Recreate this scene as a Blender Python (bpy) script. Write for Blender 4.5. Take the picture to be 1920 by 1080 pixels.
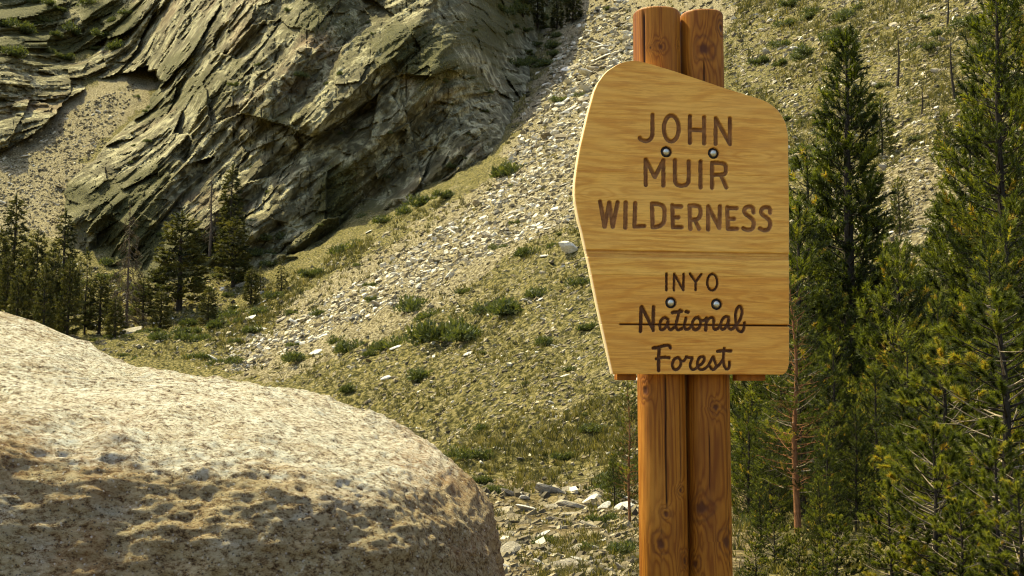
import bpy, math, random
import numpy as np
from mathutils import Vector, Matrix

for o in list(bpy.data.objects):
    bpy.data.objects.remove(o)
SC = bpy.context.scene
COL = SC.collection
rng = np.random.default_rng(7)

# ------------------------------------------------------------------ camera
EZ = 1.5                       # eye height over the ground at the camera
FPX = 2100.0                   # focal length in pixels of the 1920 px wide photograph
PITCH = math.radians(5.4)
cam = bpy.data.cameras.new("camera")
cam.sensor_width = 36.0
cam.lens = FPX / 1920 * 36
cam.clip_start, cam.clip_end = 0.05, 4000
cam.dof.use_dof = True
cam.dof.focus_distance = 3.45
cam.dof.aperture_fstop = 22.0
camo = bpy.data.objects.new("camera", cam)
COL.objects.link(camo)
camo.location = (0, 0, EZ)
camo.rotation_euler = (math.pi / 2 + PITCH, 0, 0)
SC.camera = camo
SC.cycles.filter_width = 1.1

# ------------------------------------------------------------------ light
SUN = Vector((-0.43, 0.28, 0.86)).normalized()
SUN_EL = math.asin(SUN.z)
W = bpy.data.worlds.new("World")
SC.world = W
W.use_nodes = True
nt = W.node_tree
bg = nt.nodes["Background"]
sky = nt.nodes.new("ShaderNodeTexSky")
sky.sky_type = 'NISHITA'
sky.sun_disc = False
sky.sun_elevation = SUN_EL
sky.sun_rotation = math.atan2(SUN.x, SUN.y)
sky.altitude = 800
sky.air_density = 1.0
sky.dust_density = 5.0
sky.ozone_density = 0.4
nt.links.new(sky.outputs[0], bg.inputs[0])
bg.inputs[1].default_value = 0.14
sl = bpy.data.lights.new("sun", 'SUN')
sl.energy = 3.5
sl.angle = math.radians(0.5)
sl.color = (1.0, 0.935, 0.54)
so = bpy.data.objects.new("sun", sl)
COL.objects.link(so)
so.rotation_euler = SUN.to_track_quat('Z', 'Y').to_euler()
vs = SC.view_settings
vs.view_transform = 'Standard'
vs.look = 'None'
vs.exposure = 1.3
vs.gamma = 1.0
vs.use_curve_mapping = False

# ------------------------------------------------------------------ helpers
def ray(u, v):
    """pixel of the photograph -> slopes X = x/y, Z = (z-EZ)/y"""
    u = np.asarray(u, float); v = np.asarray(v, float)
    dx = (u - 960) / FPX; dv = (540 - v) / FPX
    y = math.cos(PITCH) - dv * math.sin(PITCH)
    z = math.sin(PITCH) + dv * math.cos(PITCH)
    return dx / y, z / y

def proj(P):
    x, y, z = P[:, 0], P[:, 1], P[:, 2] - EZ
    d = y * math.cos(PITCH) + z * math.sin(PITCH)
    h = -y * math.sin(PITCH) + z * math.cos(PITCH)
    return 960 + FPX * x / d, 540 - FPX * h / d

_perm = np.random.default_rng(11).permutation(4096).astype(np.int32)
_val = np.random.default_rng(12).random(4096).astype(np.float32) * 2 - 1
def _hash(i, j, k):
    return _perm[(_perm[(_perm[i & 4095] + j) & 4095] + k) & 4095]
def noise(x, y, z=0.0):
    x = np.asarray(x, np.float32); y = np.asarray(y, np.float32)
    z = np.broadcast_to(np.asarray(z, np.float32), x.shape)
    i = np.floor(x).astype(np.int32); j = np.floor(y).astype(np.int32); k = np.floor(z).astype(np.int32)
    fx, fy, fz = x - i, y - j, z - k
    fx = fx * fx * (3 - 2 * fx); fy = fy * fy * (3 - 2 * fy); fz = fz * fz * (3 - 2 * fz)
    r = 0
    for a in (0, 1):
        wa = fx if a else 1 - fx
        for b in (0, 1):
            wb = fy if b else 1 - fy
            for c in (0, 1):
                wc = fz if c else 1 - fz
                r = r + _val[_hash(i + a, j + b, k + c)] * (wa * wb * wc)
    return r
def fbm(x, y, z=0.0, o=4, g=0.5, l=2.03):
    s = 0; a = 1.0; f = 1.0
    for n in range(o):
        s = s + a * noise(x * f + 17.3 * n, y * f - 9.1 * n, np.asarray(z) * f + 3.7 * n)
        a *= g; f *= l
    return s
def ridged(x, y, z=0.0, o=4, g=0.5):
    s = 0; a = 1.0; f = 1.0
    for n in range(o):
        s = s + a * (1 - 2 * np.abs(noise(x * f + 7.7 * n, y * f + 5.1 * n, np.asarray(z) * f + 1.9 * n)))
        a *= g; f *= 2.1
    return s
def cells(x, y, seed=0):
    """2-D cellular lookup: id hash 0..4095, offset to the cell centre, F1, F2"""
    i = np.floor(x).astype(np.int32); j = np.floor(y).astype(np.int32)
    best = np.full(x.shape, 1e9, np.float32); sec = best.copy()
    bid = np.zeros(x.shape, np.int32); bx = np.zeros(x.shape, np.float32); by = bx.copy()
    for a in (-1, 0, 1):
        for b in (-1, 0, 1):
            h = _hash(i + a, j + b, seed)
            cx = i + a + 0.5 + 0.48 * _val[h]; cy = j + b + 0.5 + 0.48 * _val[(h + 77) & 4095]
            d = (x - cx) ** 2 + (y - cy) ** 2
            m = d < best
            sec = np.where(m, best, np.minimum(sec, d))
            best = np.where(m, d, best); bid = np.where(m, h, bid)
            bx = np.where(m, x - cx, bx); by = np.where(m, y - cy, by)
    return bid, bx, by, np.sqrt(best), np.sqrt(sec)
def sstep(a, b, x):
    t = np.clip((x - a) / (b - a), 0, 1)
    return t * t * (3 - 2 * t)
def inpoly(u, v, poly):
    u = np.asarray(u, float); v = np.asarray(v, float)
    c = np.zeros(u.shape, bool); n = len(poly)
    for a in range(n):
        x0, y0 = poly[a]; x1, y1 = poly[(a + 1) % n]
        if y0 == y1: continue
        m = ((y0 > v) != (y1 > v)) & (u < (x1 - x0) * (v - y0) / (y1 - y0) + x0)
        c ^= m
    return c
def seg_dist(px, py, pts):
    """distance to a polyline and signed side (positive = left of travel)"""
    best = np.full(px.shape, 1e9); side = np.zeros(px.shape); tt = np.zeros(px.shape)
    n = len(pts) - 1
    for k in range(n):
        ax, ay = pts[k]; bx, by = pts[k + 1]
        dx, dy = bx - ax, by - ay; L = dx * dx + dy * dy + 1e-12
        t = np.clip(((px - ax) * dx + (py - ay) * dy) / L, 0, 1)
        ex, ey = px - ax - t * dx, py - ay - t * dy
        d = ex * ex + ey * ey
        m = d < best
        best = np.where(m, d, best)
        side = np.where(m, np.sign(dx * (py - ay) - dy * (px - ax)), side)
        tt = np.where(m, (k + t) / n, tt)
    return np.sqrt(best), side, tt

def mk_mesh(name, V, F, smooth=True, attrs=None, mats=()):
    V = np.ascontiguousarray(V, np.float32); F = np.ascontiguousarray(F, np.int32)
    me = bpy.data.meshes.new(name)
    k = F.shape[1]
    me.vertices.add(len(V)); me.vertices.foreach_set("co", V.ravel())
    me.loops.add(F.size); me.loops.foreach_set("vertex_index", F.ravel())
    me.polygons.add(len(F))
    me.polygons.foreach_set("loop_start", np.arange(0, F.size, k, dtype=np.int32))
    me.polygons.foreach_set("loop_total", np.full(len(F), k, np.int32))
    me.polygons.foreach_set("use_smooth", np.full(len(F), bool(smooth)))
    for a, vals in (attrs or {}).items():
        at = me.attributes.new(a, 'FLOAT', 'POINT')
        at.data.foreach_set("value", np.ascontiguousarray(vals, np.float32).ravel())
    me.update(calc_edges=True)
    for m in mats: me.materials.append(m)
    return me
def grid_faces(nr, nc, wrap=False):
    r = np.arange(nr - 1)[:, None]; c = np.arange(nc if wrap else nc - 1)[None, :]
    c2 = (c + 1) % nc
    return np.stack([r * nc + c, r * nc + c2, (r + 1) * nc + c2, (r + 1) * nc + c], -1).reshape(-1, 4)
def link(name, data, parent=None, loc=None, label=None, cat=None, group=None, kind=None):
    o = bpy.data.objects.new(name, data)
    COL.objects.link(o)
    if parent is not None: o.parent = parent
    if loc is not None: o.location = loc
    if label: o["label"] = label
    if cat: o["category"] = cat
    if group: o["group"] = group
    if kind: o["kind"] = kind
    return o
def copy_tree(root, loc, rz=0.0, sc=1.0, label=None, group=None):
    r = root.copy(); COL.objects.link(r)
    r.location = loc; r.rotation_euler = (0, 0, rz); r.scale = (sc, sc, sc)
    if label: r["label"] = label
    if group: r["group"] = group
    for ch in root.children:
        c = ch.copy(); COL.objects.link(c); c.parent = r
    return r

# ------------------------------------------------------------------ node helper
class NT:
    def __init__(s, name):
        s.m = bpy.data.materials.new(name); s.m.use_nodes = True
        s.t = s.m.node_tree; s.n = s.t.nodes; s.l = s.t.links
        s.b = s.n["Principled BSDF"]; s.out = s.n["Material Output"]
        s.tc = s.n.new("ShaderNodeTexCoord")
    def put(s, sock, v):
        if isinstance(v, bpy.types.NodeSocket): s.l.new(v, sock)
        elif isinstance(v, (tuple, list)) and len(v) == 3 and sock.type == 'RGBA': sock.default_value = (*v, 1)
        else: sock.default_value = v
    def coord(s, scale=(1, 1, 1), rot=(0, 0, 0)):
        mp = s.n.new("ShaderNodeMapping"); s.l.new(s.tc.outputs["Object"], mp.inputs[0])
        mp.inputs["Scale"].default_value = scale; mp.inputs["Rotation"].default_value = rot
        return mp.outputs[0]
    def noise(s, vec, scale, detail=4, rough=0.55, dist=0.0):
        n = s.n.new("ShaderNodeTexNoise"); s.l.new(vec, n.inputs["Vector"])
        n.inputs["Scale"].default_value = scale; n.inputs["Detail"].default_value = detail
        n.inputs["Roughness"].default_value = rough; n.inputs["Distortion"].default_value = dist
        return n.outputs[0]
    def voro(s, vec, scale, feat='F1', out="Distance", rnd=1.0):
        n = s.n.new("ShaderNodeTexVoronoi"); n.feature = feat
        s.l.new(vec, n.inputs["Vector"]); n.inputs["Scale"].default_value = scale
        n.inputs["Randomness"].default_value = rnd
        return n.outputs[out]
    def ramp(s, f, stops):
        r = s.n.new("ShaderNodeValToRGB"); s.put(r.inputs[0], f)
        e = r.color_ramp.elements
        while len(e) < len(stops): e.new(0.5)
        for el, (p, c) in zip(e, stops):
            el.position = p; el.color = (c, c, c, 1) if isinstance(c, (int, float)) else (*c, 1)
        return r.outputs[0]
    def mix(s, f, a, b, mode='MIX'):
        m = s.n.new("ShaderNodeMix"); m.data_type = 'RGBA'; m.blend_type = mode
        s.put(m.inputs[0], f); s.put(m.inputs[6], a); s.put(m.inputs[7], b)
        return m.outputs[2]
    def math(s, op, a, b=0.0, c=None):
        m = s.n.new("ShaderNodeMath"); m.operation = op
        s.put(m.inputs[0], a); s.put(m.inputs[1], b)
        if c is not None: s.put(m.inputs[2], c)
        return m.outputs[0]
    def attr(s, name):
        a = s.n.new("ShaderNodeAttribute"); a.attribute_name = name
        return a.outputs["Fac"]
    def bump(s, h, strength=0.5, dist=0.02, prev=None):
        b = s.n.new("ShaderNodeBump"); s.put(b.inputs["Height"], h)
        b.inputs["Strength"].default_value = strength; b.inputs["Distance"].default_value = dist
        if prev is not None: s.l.new(prev, b.inputs["Normal"])
        return b.outputs[0]
    def finish(s, col, rough=0.85, normal=None, spec=0.3, metal=0.0):
        s.put(s.b.inputs["Base Color"], col); s.put(s.b.inputs["Roughness"], rough)
        s.b.inputs["Specular IOR Level"].default_value = spec
        s.b.inputs["Metallic"].default_value = metal
        if normal is not None: s.l.new(normal, s.b.inputs["Normal"])
        return s.m

# ------------------------------------------------------------------ materials
def mat_ground():
    n = NT("ground_soil")
    v = n.coord()
    grass = n.attr("grass"); dark = n.attr("wash")
    n1 = n.noise(v, 0.35, 5, 0.6); n2 = n.noise(v, 2.6, 6, 0.65); n3 = n.noise(v, 9.0, 5, 0.7)
    scree = n.ramp(n2, [(0.38, (0.075, 0.058, 0.024)), (0.50, (0.225, 0.180, 0.088)), (0.60, (0.40, 0.335, 0.185))])
    green = n.ramp(n2, [(0.40, (0.030, 0.028, 0.006)), (0.50, (0.110, 0.095, 0.022)), (0.59, (0.27, 0.215, 0.075))])
    gm = n.math('ADD', grass, n.math('MULTIPLY', n.math('SUBTRACT', n1, 0.5), 1.3))
    gm = n.math('ADD', gm, n.math('MULTIPLY', n.math('SUBTRACT', n3, 0.5), 1.5))
    c = n.mix(n.ramp(gm, [(0.38, 0.0), (0.62, 1.0)]), scree, green)
    # pebbles too small to build
    ed = n.voro(v, 2.2, 'F1'); idc = n.voro(v, 2.2, 'F1', "Color")
    sepr = n.n.new("ShaderNodeSeparateColor"); n.l.new(idc, sepr.inputs[0])
    pm = n.math('MULTIPLY', n.ramp(ed, [(0.22, 1.0), (0.34, 0.0)]), n.ramp(sepr.outputs[0], [(0.55, 0.0), (0.62, 1.0)]))
    pm = n.math('MULTIPLY', pm, n.ramp(gm, [(0.45, 1.0), (0.85, 0.15)]))
    c = n.mix(pm, c, n.ramp(sepr.outputs[1], [(0.0, (0.26, 0.22, 0.14)), (1.0, (0.58, 0.52, 0.39))]))
    c = n.mix(n.math('MULTIPLY', dark, 0.6), c, n.mix(1.0, c, (0.75, 0.62, 0.48), 'MULTIPLY'))
    h = n.math('ADD', n.math('MULTIPLY', n2, 0.6), n.math('ADD', n.math('MULTIPLY', n3, 0.35), n.math('MULTIPLY', pm, 0.5)))
    return n.finish(c, 0.95, n.bump(h, 1.0, 0.6), 0.1)

def mat_cliff():
    n = NT("cliff_rock")
    v = n.coord()
    vs_ = n.coord((1, 1, 0.28), (0, math.radians(40), 0))
    n0 = n.noise(v, 0.05, 4, 0.55); n1 = n.noise(v, 0.22, 6, 0.65); n2 = n.noise(vs_, 0.9, 8, 0.7); n3 = n.noise(v, 2.5, 6, 0.7)
    c = n.ramp(n1, [(0.36, (0.11, 0.090, 0.038)), (0.49, (0.20, 0.168, 0.076)), (0.58, (0.50, 0.44, 0.235))])
    c = n.mix(n.ramp(n2, [(0.38, 0.85), (0.54, 0.0)]), c, (0.075, 0.065, 0.030))
    c = n.mix(n.ramp(n0, [(0.55, 0.0), (0.75, 0.55)]), c, (0.33, 0.20, 0.10))
    veg = n.math('ADD', n.attr("veg"), n.math('MULTIPLY', n.math('SUBTRACT', n3, 0.5), 1.6))
    vm = n.ramp(veg, [(0.52, 0.0), (0.70, 1.0)])
    gcol = n.ramp(n3, [(0.42, (0.035, 0.035, 0.008)), (0.58, (0.14, 0.122, 0.034))])
    c = n.mix(vm, c, gcol)
    crack = n.voro(vs_, 0.55, 'DISTANCE_TO_EDGE')
    c = n.mix(n.ramp(crack, [(0.0, 0.2), (0.05, 0.0)]), c, (0.05, 0.045, 0.03))
    h = n.math('ADD', n.math('MULTIPLY', n2, 1.0), n.math('ADD', n.math('MULTIPLY', n3, 0.5), n.math('MULTIPLY', n.ramp(crack, [(0.0, 0.0), (0.09, 1.0)]), 0.10)))
    return n.finish(c, 0.9, n.bump(h, 1.0, 0.9), 0.2)

def mat_granite():
    n = NT("boulder_granite")
    v = n.coord()
    n0 = n.noise(v, 1.6, 5, 0.6); n1 = n.noise(v, 7, 7, 0.7, 0.2); n2 = n.noise(n.coord((0.75, 1.0, 1.25), (0, 0.35, 0)), 58, 8, 0.80, 0.05); n3 = n.noise(v, 150, 4, 0.7)
    st = n.attr("stain_shade"); pale = n.attr("pale")
    c = n.ramp(n2, [(0.38, (0.10, 0.066, 0.034)), (0.44, (0.37, 0.28, 0.165)), (0.50, (0.68, 0.61, 0.42)), (0.58, (0.88, 0.84, 0.66))])
    c = n.mix(n.ramp(n1, [(0.42, 0.0), (0.66, 0.55)]), c, n.mix(1.0, c, (0.68, 0.53, 0.36), 'MULTIPLY'))
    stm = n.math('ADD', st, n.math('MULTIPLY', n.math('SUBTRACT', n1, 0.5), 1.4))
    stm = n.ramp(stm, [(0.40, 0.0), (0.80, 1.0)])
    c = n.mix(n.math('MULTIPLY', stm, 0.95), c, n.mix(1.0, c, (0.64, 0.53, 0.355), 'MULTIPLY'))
    rust = n.math('MULTIPLY', n.attr("rust"), n.ramp(n1, [(0.35, 0.0), (0.6, 1.0)]))
    c = n.mix(rust, c, n.mix(0.32, c, (0.36, 0.16, 0.05)))
    c = n.mix(n.math('MULTIPLY', pale, n.ramp(n2, [(0.42, 0.0), (0.56, 0.75)])), c, (0.66, 0.57, 0.40))
    sp = n.voro(v, 95, 'F1')
    c = n.mix(n.math('MULTIPLY', n.ramp(sp, [(0.18, 1.0), (0.30, 0.0)]), n.ramp(n3, [(0.44, 0.0), (0.52, 0.85)])), c, (0.07, 0.055, 0.038))
    sp2 = n.voro(n.coord((1.1, .9, 1)), 70, 'F1')
    c = n.mix(n.math('MULTIPLY', n.ramp(sp2, [(0.16, 0.8), (0.28, 0.0)]), n.ramp(n3, [(0.46, 0.7), (0.54, 0.0)])), c, (0.80, 0.74, 0.60))
    h = n.math('ADD', n.math('MULTIPLY', n2, 1.0), n.math('ADD', n.math('MULTIPLY', n3, 0.35), n.math('MULTIPLY', n1, 0.6)))
    return n.finish(c, 0.85, n.bump(h, 1.0, 0.028), 0.2)

def mat_stone():
    n = NT("loose_stone")
    t = n.attr("tone")
    v = n.coord()
    n1 = n.noise(v, 3.0, 5, 0.65)
    c = n.ramp(t, [(0.0, (0.06, 0.048, 0.026)), (0.45, (0.20, 0.158, 0.080)), (0.8, (0.38, 0.325, 0.205)), (1.0, (0.70, 0.64, 0.48))])
    c = n.mix(n.ramp(n1, [(0.4, 0.0), (0.75, 0.6)]), c, n.mix(1.0, c, (0.55, 0.48, 0.36), 'MULTIPLY'))
    return n.finish(c, 0.85, n.bump(n1, 0.5, 0.1), 0.25)

def mat_rock(name, lo, hi):
    n = NT(name)
    v = n.coord()
    n1 = n.noise(v, 2.2, 6, 0.65); n2 = n.noise(v, 9.0, 6, 0.7)
    c = n.ramp(n1, [(0.3, lo), (0.7, hi)])
    c = n.mix(n.ramp(n2, [(0.35, 0.6), (0.55, 0.0)]), c, n.mix(1.0, c, (0.55, 0.47, 0.35), 'MULTIPLY'))
    return n.finish(c, 0.88, n.bump(n.math('ADD', n1, n2), 0.8, 0.08), 0.25)

def mat_foliage(name, stops, trans, tcol):
    n = NT(name)
    c = n.ramp(n.attr("tone"), stops)
    n.finish(c, 0.55, None, 0.25)
    tr = n.n.new("ShaderNodeBsdfTranslucent"); n.put(tr.inputs[0], n.mix(1.0, c, tcol, 'MULTIPLY'))
    mx = n.n.new("ShaderNodeMixShader"); mx.inputs[0].default_value = trans
    n.l.new(n.b.outputs[0], mx.inputs[1]); n.l.new(tr.outputs[0], mx.inputs[2])
    n.l.new(mx.outputs[0], n.out.inputs[0])
    return n.m

def mat_bark(name, lo, hi):
    n = NT(name)
    v = n.coord((1, 1, 0.22))
    n1 = n.noise(v, 14, 6, 0.7, 0.5)
    c = n.ramp(n1, [(0.35, lo), (0.65, hi)])
    return n.finish(c, 0.9, n.bump(n1, 0.9, 0.03), 0.15)

def mat_board():
    n = NT("sign_board_wood")
    g = n.attr("grain"); cv = n.attr("carve"); pt = n.attr("ptone")
    v = n.coord((1.0, 1.0, 14.0))
    fine = n.noise(v, 9, 6, 0.7, 0.3)
    fib = n.noise(n.coord((1.0, 1.0, 30.0)), 30, 4, 0.7)
    blot = n.noise(n.coord((1.0, 1.0, 3.0)), 5.0, 3, 0.5)
    band = n.math('MULTIPLY_ADD', n.math('SINE', n.math('MULTIPLY', g, 6.2832)), 0.5, 0.5)
    c = n.ramp(band, [(0.0, (0.74, 0.345, 0.046)), (0.35, (0.85, 0.440, 0.066)), (1.0, (0.88, 0.475, 0.082))])
    c = n.mix(n.ramp(fine, [(0.38, 0.62), (0.56, 0.0)]), c, (0.54, 0.205, 0.026))
    c = n.mix(n.ramp(fib, [(0.40, 0.30), (0.55, 0.0)]), c, (0.46, 0.20, 0.030))
    c = n.mix(n.ramp(blot, [(0.45, 0.0), (0.75, 0.5)]), c, (0.88, 0.50, 0.105))
    c = n.mix(pt, c, n.mix(1.0, c, (0.88, 0.72, 0.50), 'MULTIPLY'))
    paint = n.ramp(n.noise(n.coord(), 60, 4, 0.6), [(0.35, (0.060, 0.021, 0.008)), (0.7, (0.150, 0.062, 0.024))])
    paint = n.mix(n.attr("worn"), paint, n.ramp(n.noise(n.coord(), 45, 4, 0.6), [(0.35, (0.22, 0.088, 0.026)), (0.7, (0.43, 0.200, 0.062))]))
    c = n.mix(cv, c, paint)
    c = n.mix(n.attr("rim"), c, (0.74, 0.58, 0.33))
    return n.finish(c, n.math('ADD', 0.42, n.math('MULTIPLY', cv, 0.3)), n.bump(n.math('ADD', fine, fib), 0.15, 0.002), 0.2)

def mat_post():
    n = NT("post_wood")
    g = n.attr("grain"); kn = n.attr("knot"); ck = n.attr("check")
    v = n.coord((18.0, 18.0, 0.9))
    fib = n.noise(v, 4.0, 6, 0.7, 0.4); blot = n.noise(n.coord((6, 6, 1.4)), 1.6, 4, 0.6)
    band = n.math('MULTIPLY_ADD', n.math('SINE', n.math('MULTIPLY', g, 6.2832)), 0.5, 0.5)
    c = n.ramp(band, [(0.0, (0.21, 0.062, 0.005)), (0.3, (0.30, 0.102, 0.008)), (1.0, (0.35, 0.128, 0.011))])
    c = n.mix(n.ramp(fib, [(0.38, 0.5), (0.54, 0.0)]), c, (0.16, 0.050, 0.007))
    c = n.mix(n.ramp(blot, [(0.35, 0.55), (0.52, 0.0), (0.62, 0.0)]), c, (0.13, 0.036, 0.006))
    c = n.mix(n.ramp(blot, [(0.55, 0.0), (0.75, 0.5)]), c, (0.62, 0.27, 0.040))
    c = n.mix(kn, c, (0.085, 0.026, 0.008))
    c = n.mix(ck, c, (0.030, 0.012, 0.006))
    return n.finish(c, 0.55, n.bump(n.math('ADD', fib, n.math('MULTIPLY', band, 0.5)), 0.35, 0.003), 0.15)

def mat_plain(name, col, rough=0.5, metal=0.0, spec=0.5):
    n = NT(name)
    k = n.noise(n.coord(), 90, 3, 0.6)
    c = n.mix(n.ramp(k, [(0.35, 0.35), (0.65, 0.0)]), col, tuple(x * 0.6 for x in col))
    return n.finish(c, rough, None, spec, metal)

M_GROUND, M_CLIFF, M_GRANITE, M_STONE = mat_ground(), mat_cliff(), mat_granite(), mat_stone()
M_ROCKS = [mat_rock("pale_rock", (0.26, 0.215, 0.135), (0.48, 0.42, 0.30)),
           mat_rock("white_rock", (0.58, 0.53, 0.41), (0.80, 0.76, 0.63)),
           mat_rock("tan_rock", (0.11, 0.085, 0.045), (0.26, 0.21, 0.12))]
M_PINE = mat_foliage("pine_needles", [(0.0, (0.022, 0.028, 0.006)), (0.40, (0.058, 0.070, 0.008)), (0.75, (0.17, 0.178, 0.018)), (0.95, (0.27, 0.25, 0.03)), (1.0, (0.42, 0.25, 0.03))], 0.38, (1.5, 1.5, 0.6))
M_FIR = mat_foliage("fir_needles", [(0.0, (0.022, 0.026, 0.007)), (0.5, (0.066, 0.066, 0.014)), (1.0, (0.15, 0.13, 0.028))], 0.35, (1.3, 1.3, 0.7))
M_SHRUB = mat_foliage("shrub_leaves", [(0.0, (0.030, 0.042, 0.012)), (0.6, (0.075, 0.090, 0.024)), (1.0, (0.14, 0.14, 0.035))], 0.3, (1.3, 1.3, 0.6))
M_GRASS = mat_foliage("dry_grass", [(0.0, (0.040, 0.042, 0.008)), (0.45, (0.13, 0.115, 0.024)), (1.0, (0.30, 0.24, 0.080))], 0.35, (1.2, 1.15, 0.7))
M_BROWN = mat_foliage("dying_needles", [(0.0, (0.03, 0.022, 0.011)), (0.5, (0.075, 0.056, 0.028)), (1.0, (0.16, 0.12, 0.06))], 0.25, (1.2, 1.1, 0.8))
M_BARK = mat_bark("grey_bark", (0.018, 0.014, 0.009), (0.060, 0.046, 0.028))
M_REDBARK = mat_bark("orange_bark", (0.13, 0.055, 0.020), (0.33, 0.15, 0.055))
M_DEAD = mat_bark("dead_wood", (0.15, 0.11, 0.065), (0.44, 0.35, 0.23))
M_FARDEAD = mat_bark("weathered_dead_bark", (0.05, 0.034, 0.020), (0.16, 0.115, 0.070))
M_BOARD, M_POST = mat_board(), mat_post()
M_BATTEN = M_POST
M_STEEL = mat_plain("zinc_steel", (0.62, 0.60, 0.47), 0.45, 1.0)
M_BLACK = mat_plain("dark_washer", (0.018, 0.016, 0.014), 0.6)

# ------------------------------------------------------------------ terrain shape
VY = np.array([-900, 60, 100, 160, 200, 220, 245, 280, 360, 450, 620, 900, 2000], float)
VZ = np.array([-6, -4.5, -2, 4, 11, 17, 29, 46, 102, 175, 300, 420, 600], float)
def base_h(x, y):
    """ground height relative to the eye, without the small relief"""
    r = np.sqrt(x * x + y * y)
    near = -1.5 - 0.08 * np.clip(y - 7, 0, 200) + 0.0 * x
    tal = -24 + 0.5 * x + 0.3 * y + 0.00047 * np.clip(y - 140, 0, 500) ** 2
    tal = np.where(x > 60, tal - 0.0012 * (x - 60) ** 2, tal)
    tal = np.where(tal > 170, 170 + 0.25 * (tal - 170), tal)
    val = np.interp(y, VY, VZ)
    k = 1.6
    a = np.maximum(tal, val); d = np.abs(tal - val)
    m1 = a + np.where(d < 4 * k, (4 * k - d) ** 2 / (16 * k) * 0.5, 0)
    a = np.maximum(near, m1); d = np.abs(near - m1)
    m = a + np.where(d < 1.2, (1.2 - d) ** 2 / 4.8, 0)
    return np.where(r < 14, near, m)
def fine_h(x, y):
    r = np.sqrt(x * x + y * y)
    f = sstep(5, 60, r)
    h = 0.05 * fbm(x * 1.3, y * 1.3, 0.0, 3) * sstep(1, 5, r)
    h = h + f * (0.9 * fbm(x * 0.06, y * 0.06, 2.0, 3) + 0.42 * ridged(x * 0.22, y * 0.22, 5.0, 3))
    h = h + sstep(40, 120, r) * 0.32 * fbm(x * 0.8, y * 0.8, 8.0, 2)
    return h
def H(x, y):
    x = np.asarray(x, float); y = np.asarray(y, float)
    return EZ + base_h(x, y) + fine_h(x, y)
def raycast(u, v, ymax=520.0):
    """first hit of the photograph's pixel rays with the smooth ground"""
    X, Z = ray(u, v)
    X = np.atleast_1d(X); Z = np.atleast_1d(Z)
    hit = np.full(X.shape, np.nan); prev = np.full(X.shape, 3.0)
    for y in np.geomspace(4.0, ymax, 260):
        m = np.isnan(hit) & (Z * y < base_h(X * y, np.full(X.shape, y)))
        hit = np.where(m, y, hit)
        prev = np.where(np.isnan(hit), y, prev)
    lo, hi = prev.copy(), np.where(np.isnan(hit), ymax, hit)
    for _ in range(12):
        md = 0.5 * (lo + hi); b = Z * md < base_h(X * md, md)
        hi = np.where(b, md, hi); lo = np.where(b, lo, md)
    y = np.where(np.isnan(hit), np.nan, hi)
    return X * y, y

# ground cover: polygons traced on the photograph, carried on to the ground they lie on
P_SCREE = [[(1090, -200), (1420, -200), (1370, 60), (1180, 190), (1130, 330), (1080, 420), (900, 520), (690, 640), (430, 720), (400, 690), (560, 560), (760, 430), (930, 320), (1010, 170)],
           [(-260, 520), (-260, 300), (0, 280), (130, 180), (285, 130), (300, 170), (200, 270), (120, 360), (150, 440), (100, 450), (20, 440)],
           [(1640, 330), (1800, 260), (1830, 400), (1720, 470), (1640, 480)]]
VALLEY_P = [(-60,600),(120,650),(230,700),(420,712),(540,560),(470,500),(280,530),(100,470),(-60,470)]
P_WASH = [[(850, 920), (1200, 905), (1420, 930), (1420, 1300), (700, 1300), (820, 1000)]]
def cover(x, y, z):
    u, v = proj(np.stack([x.ravel(), y.ravel(), z.ravel()], 1))
    front = y.ravel() > 3
    uu = u + 30 * fbm(x.ravel() * 0.12, y.ravel() * 0.12, 1.0, 3); vv = v + 20 * fbm(x.ravel() * 0.12, y.ravel() * 0.12, 7.0, 3)
    g = np.full(u.shape, 0.72)
    for p in P_SCREE: g[inpoly(uu, vv, p) & front] = 0.16
    w = np.zeros(u.shape)
    for p in P_WASH: w[inpoly(uu, vv, p) & front] = 1.0
    g[w > 0] = 0.34
    g[inpoly(uu, vv, VALLEY_P) & front] = 0.95
    rr = np.hypot(x.ravel(), y.ravel()); g = np.where((rr < 9) & (y.ravel() < 9), -0.3, g)  # unseen ground round the camera, bared and made pale to bounce warm light
    return g.reshape(x.shape), w.reshape(x.shape)

def build_ground():
    az = np.concatenate([np.linspace(-math.pi, -0.62, 36)[:-1], np.linspace(-0.62, -0.47, 24)[:-1], np.linspace(-0.47, 0.47, 470), np.linspace(0.47, 0.62, 24)[1:], np.linspace(0.62, math.pi, 36)[1:-1]])
    rr = np.concatenate([np.geomspace(0.15, 8, 46)[:-1], np.geomspace(8, 40, 120)[:-1], np.geomspace(40, 160, 270)[:-1], np.geomspace(160, 470, 150)[:-1], np.geomspace(470, 2600, 30)])
    A, R = np.meshgrid(az, rr)
    x = R * np.sin(A); y = R * np.cos(A)
    z = H(x, y)
    g, w = cover(x, y, z)
    V = np.stack([x, y, z], -1).reshape(-1, 3)
    nr, nc = x.shape
    F = grid_faces(nr, nc, True)
    V = np.vstack([V, [[0, 0, H(np.array([0.0]), np.array([0.0]))[0]]]])
    me = mk_mesh("ground", V, F[:, ::-1], True, {"grass": np.append(g.ravel(), .5), "wash": np.append(w.ravel(), 0)}, [M_GROUND])
    link("ground", me, kind="structure")
build_ground()

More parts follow.
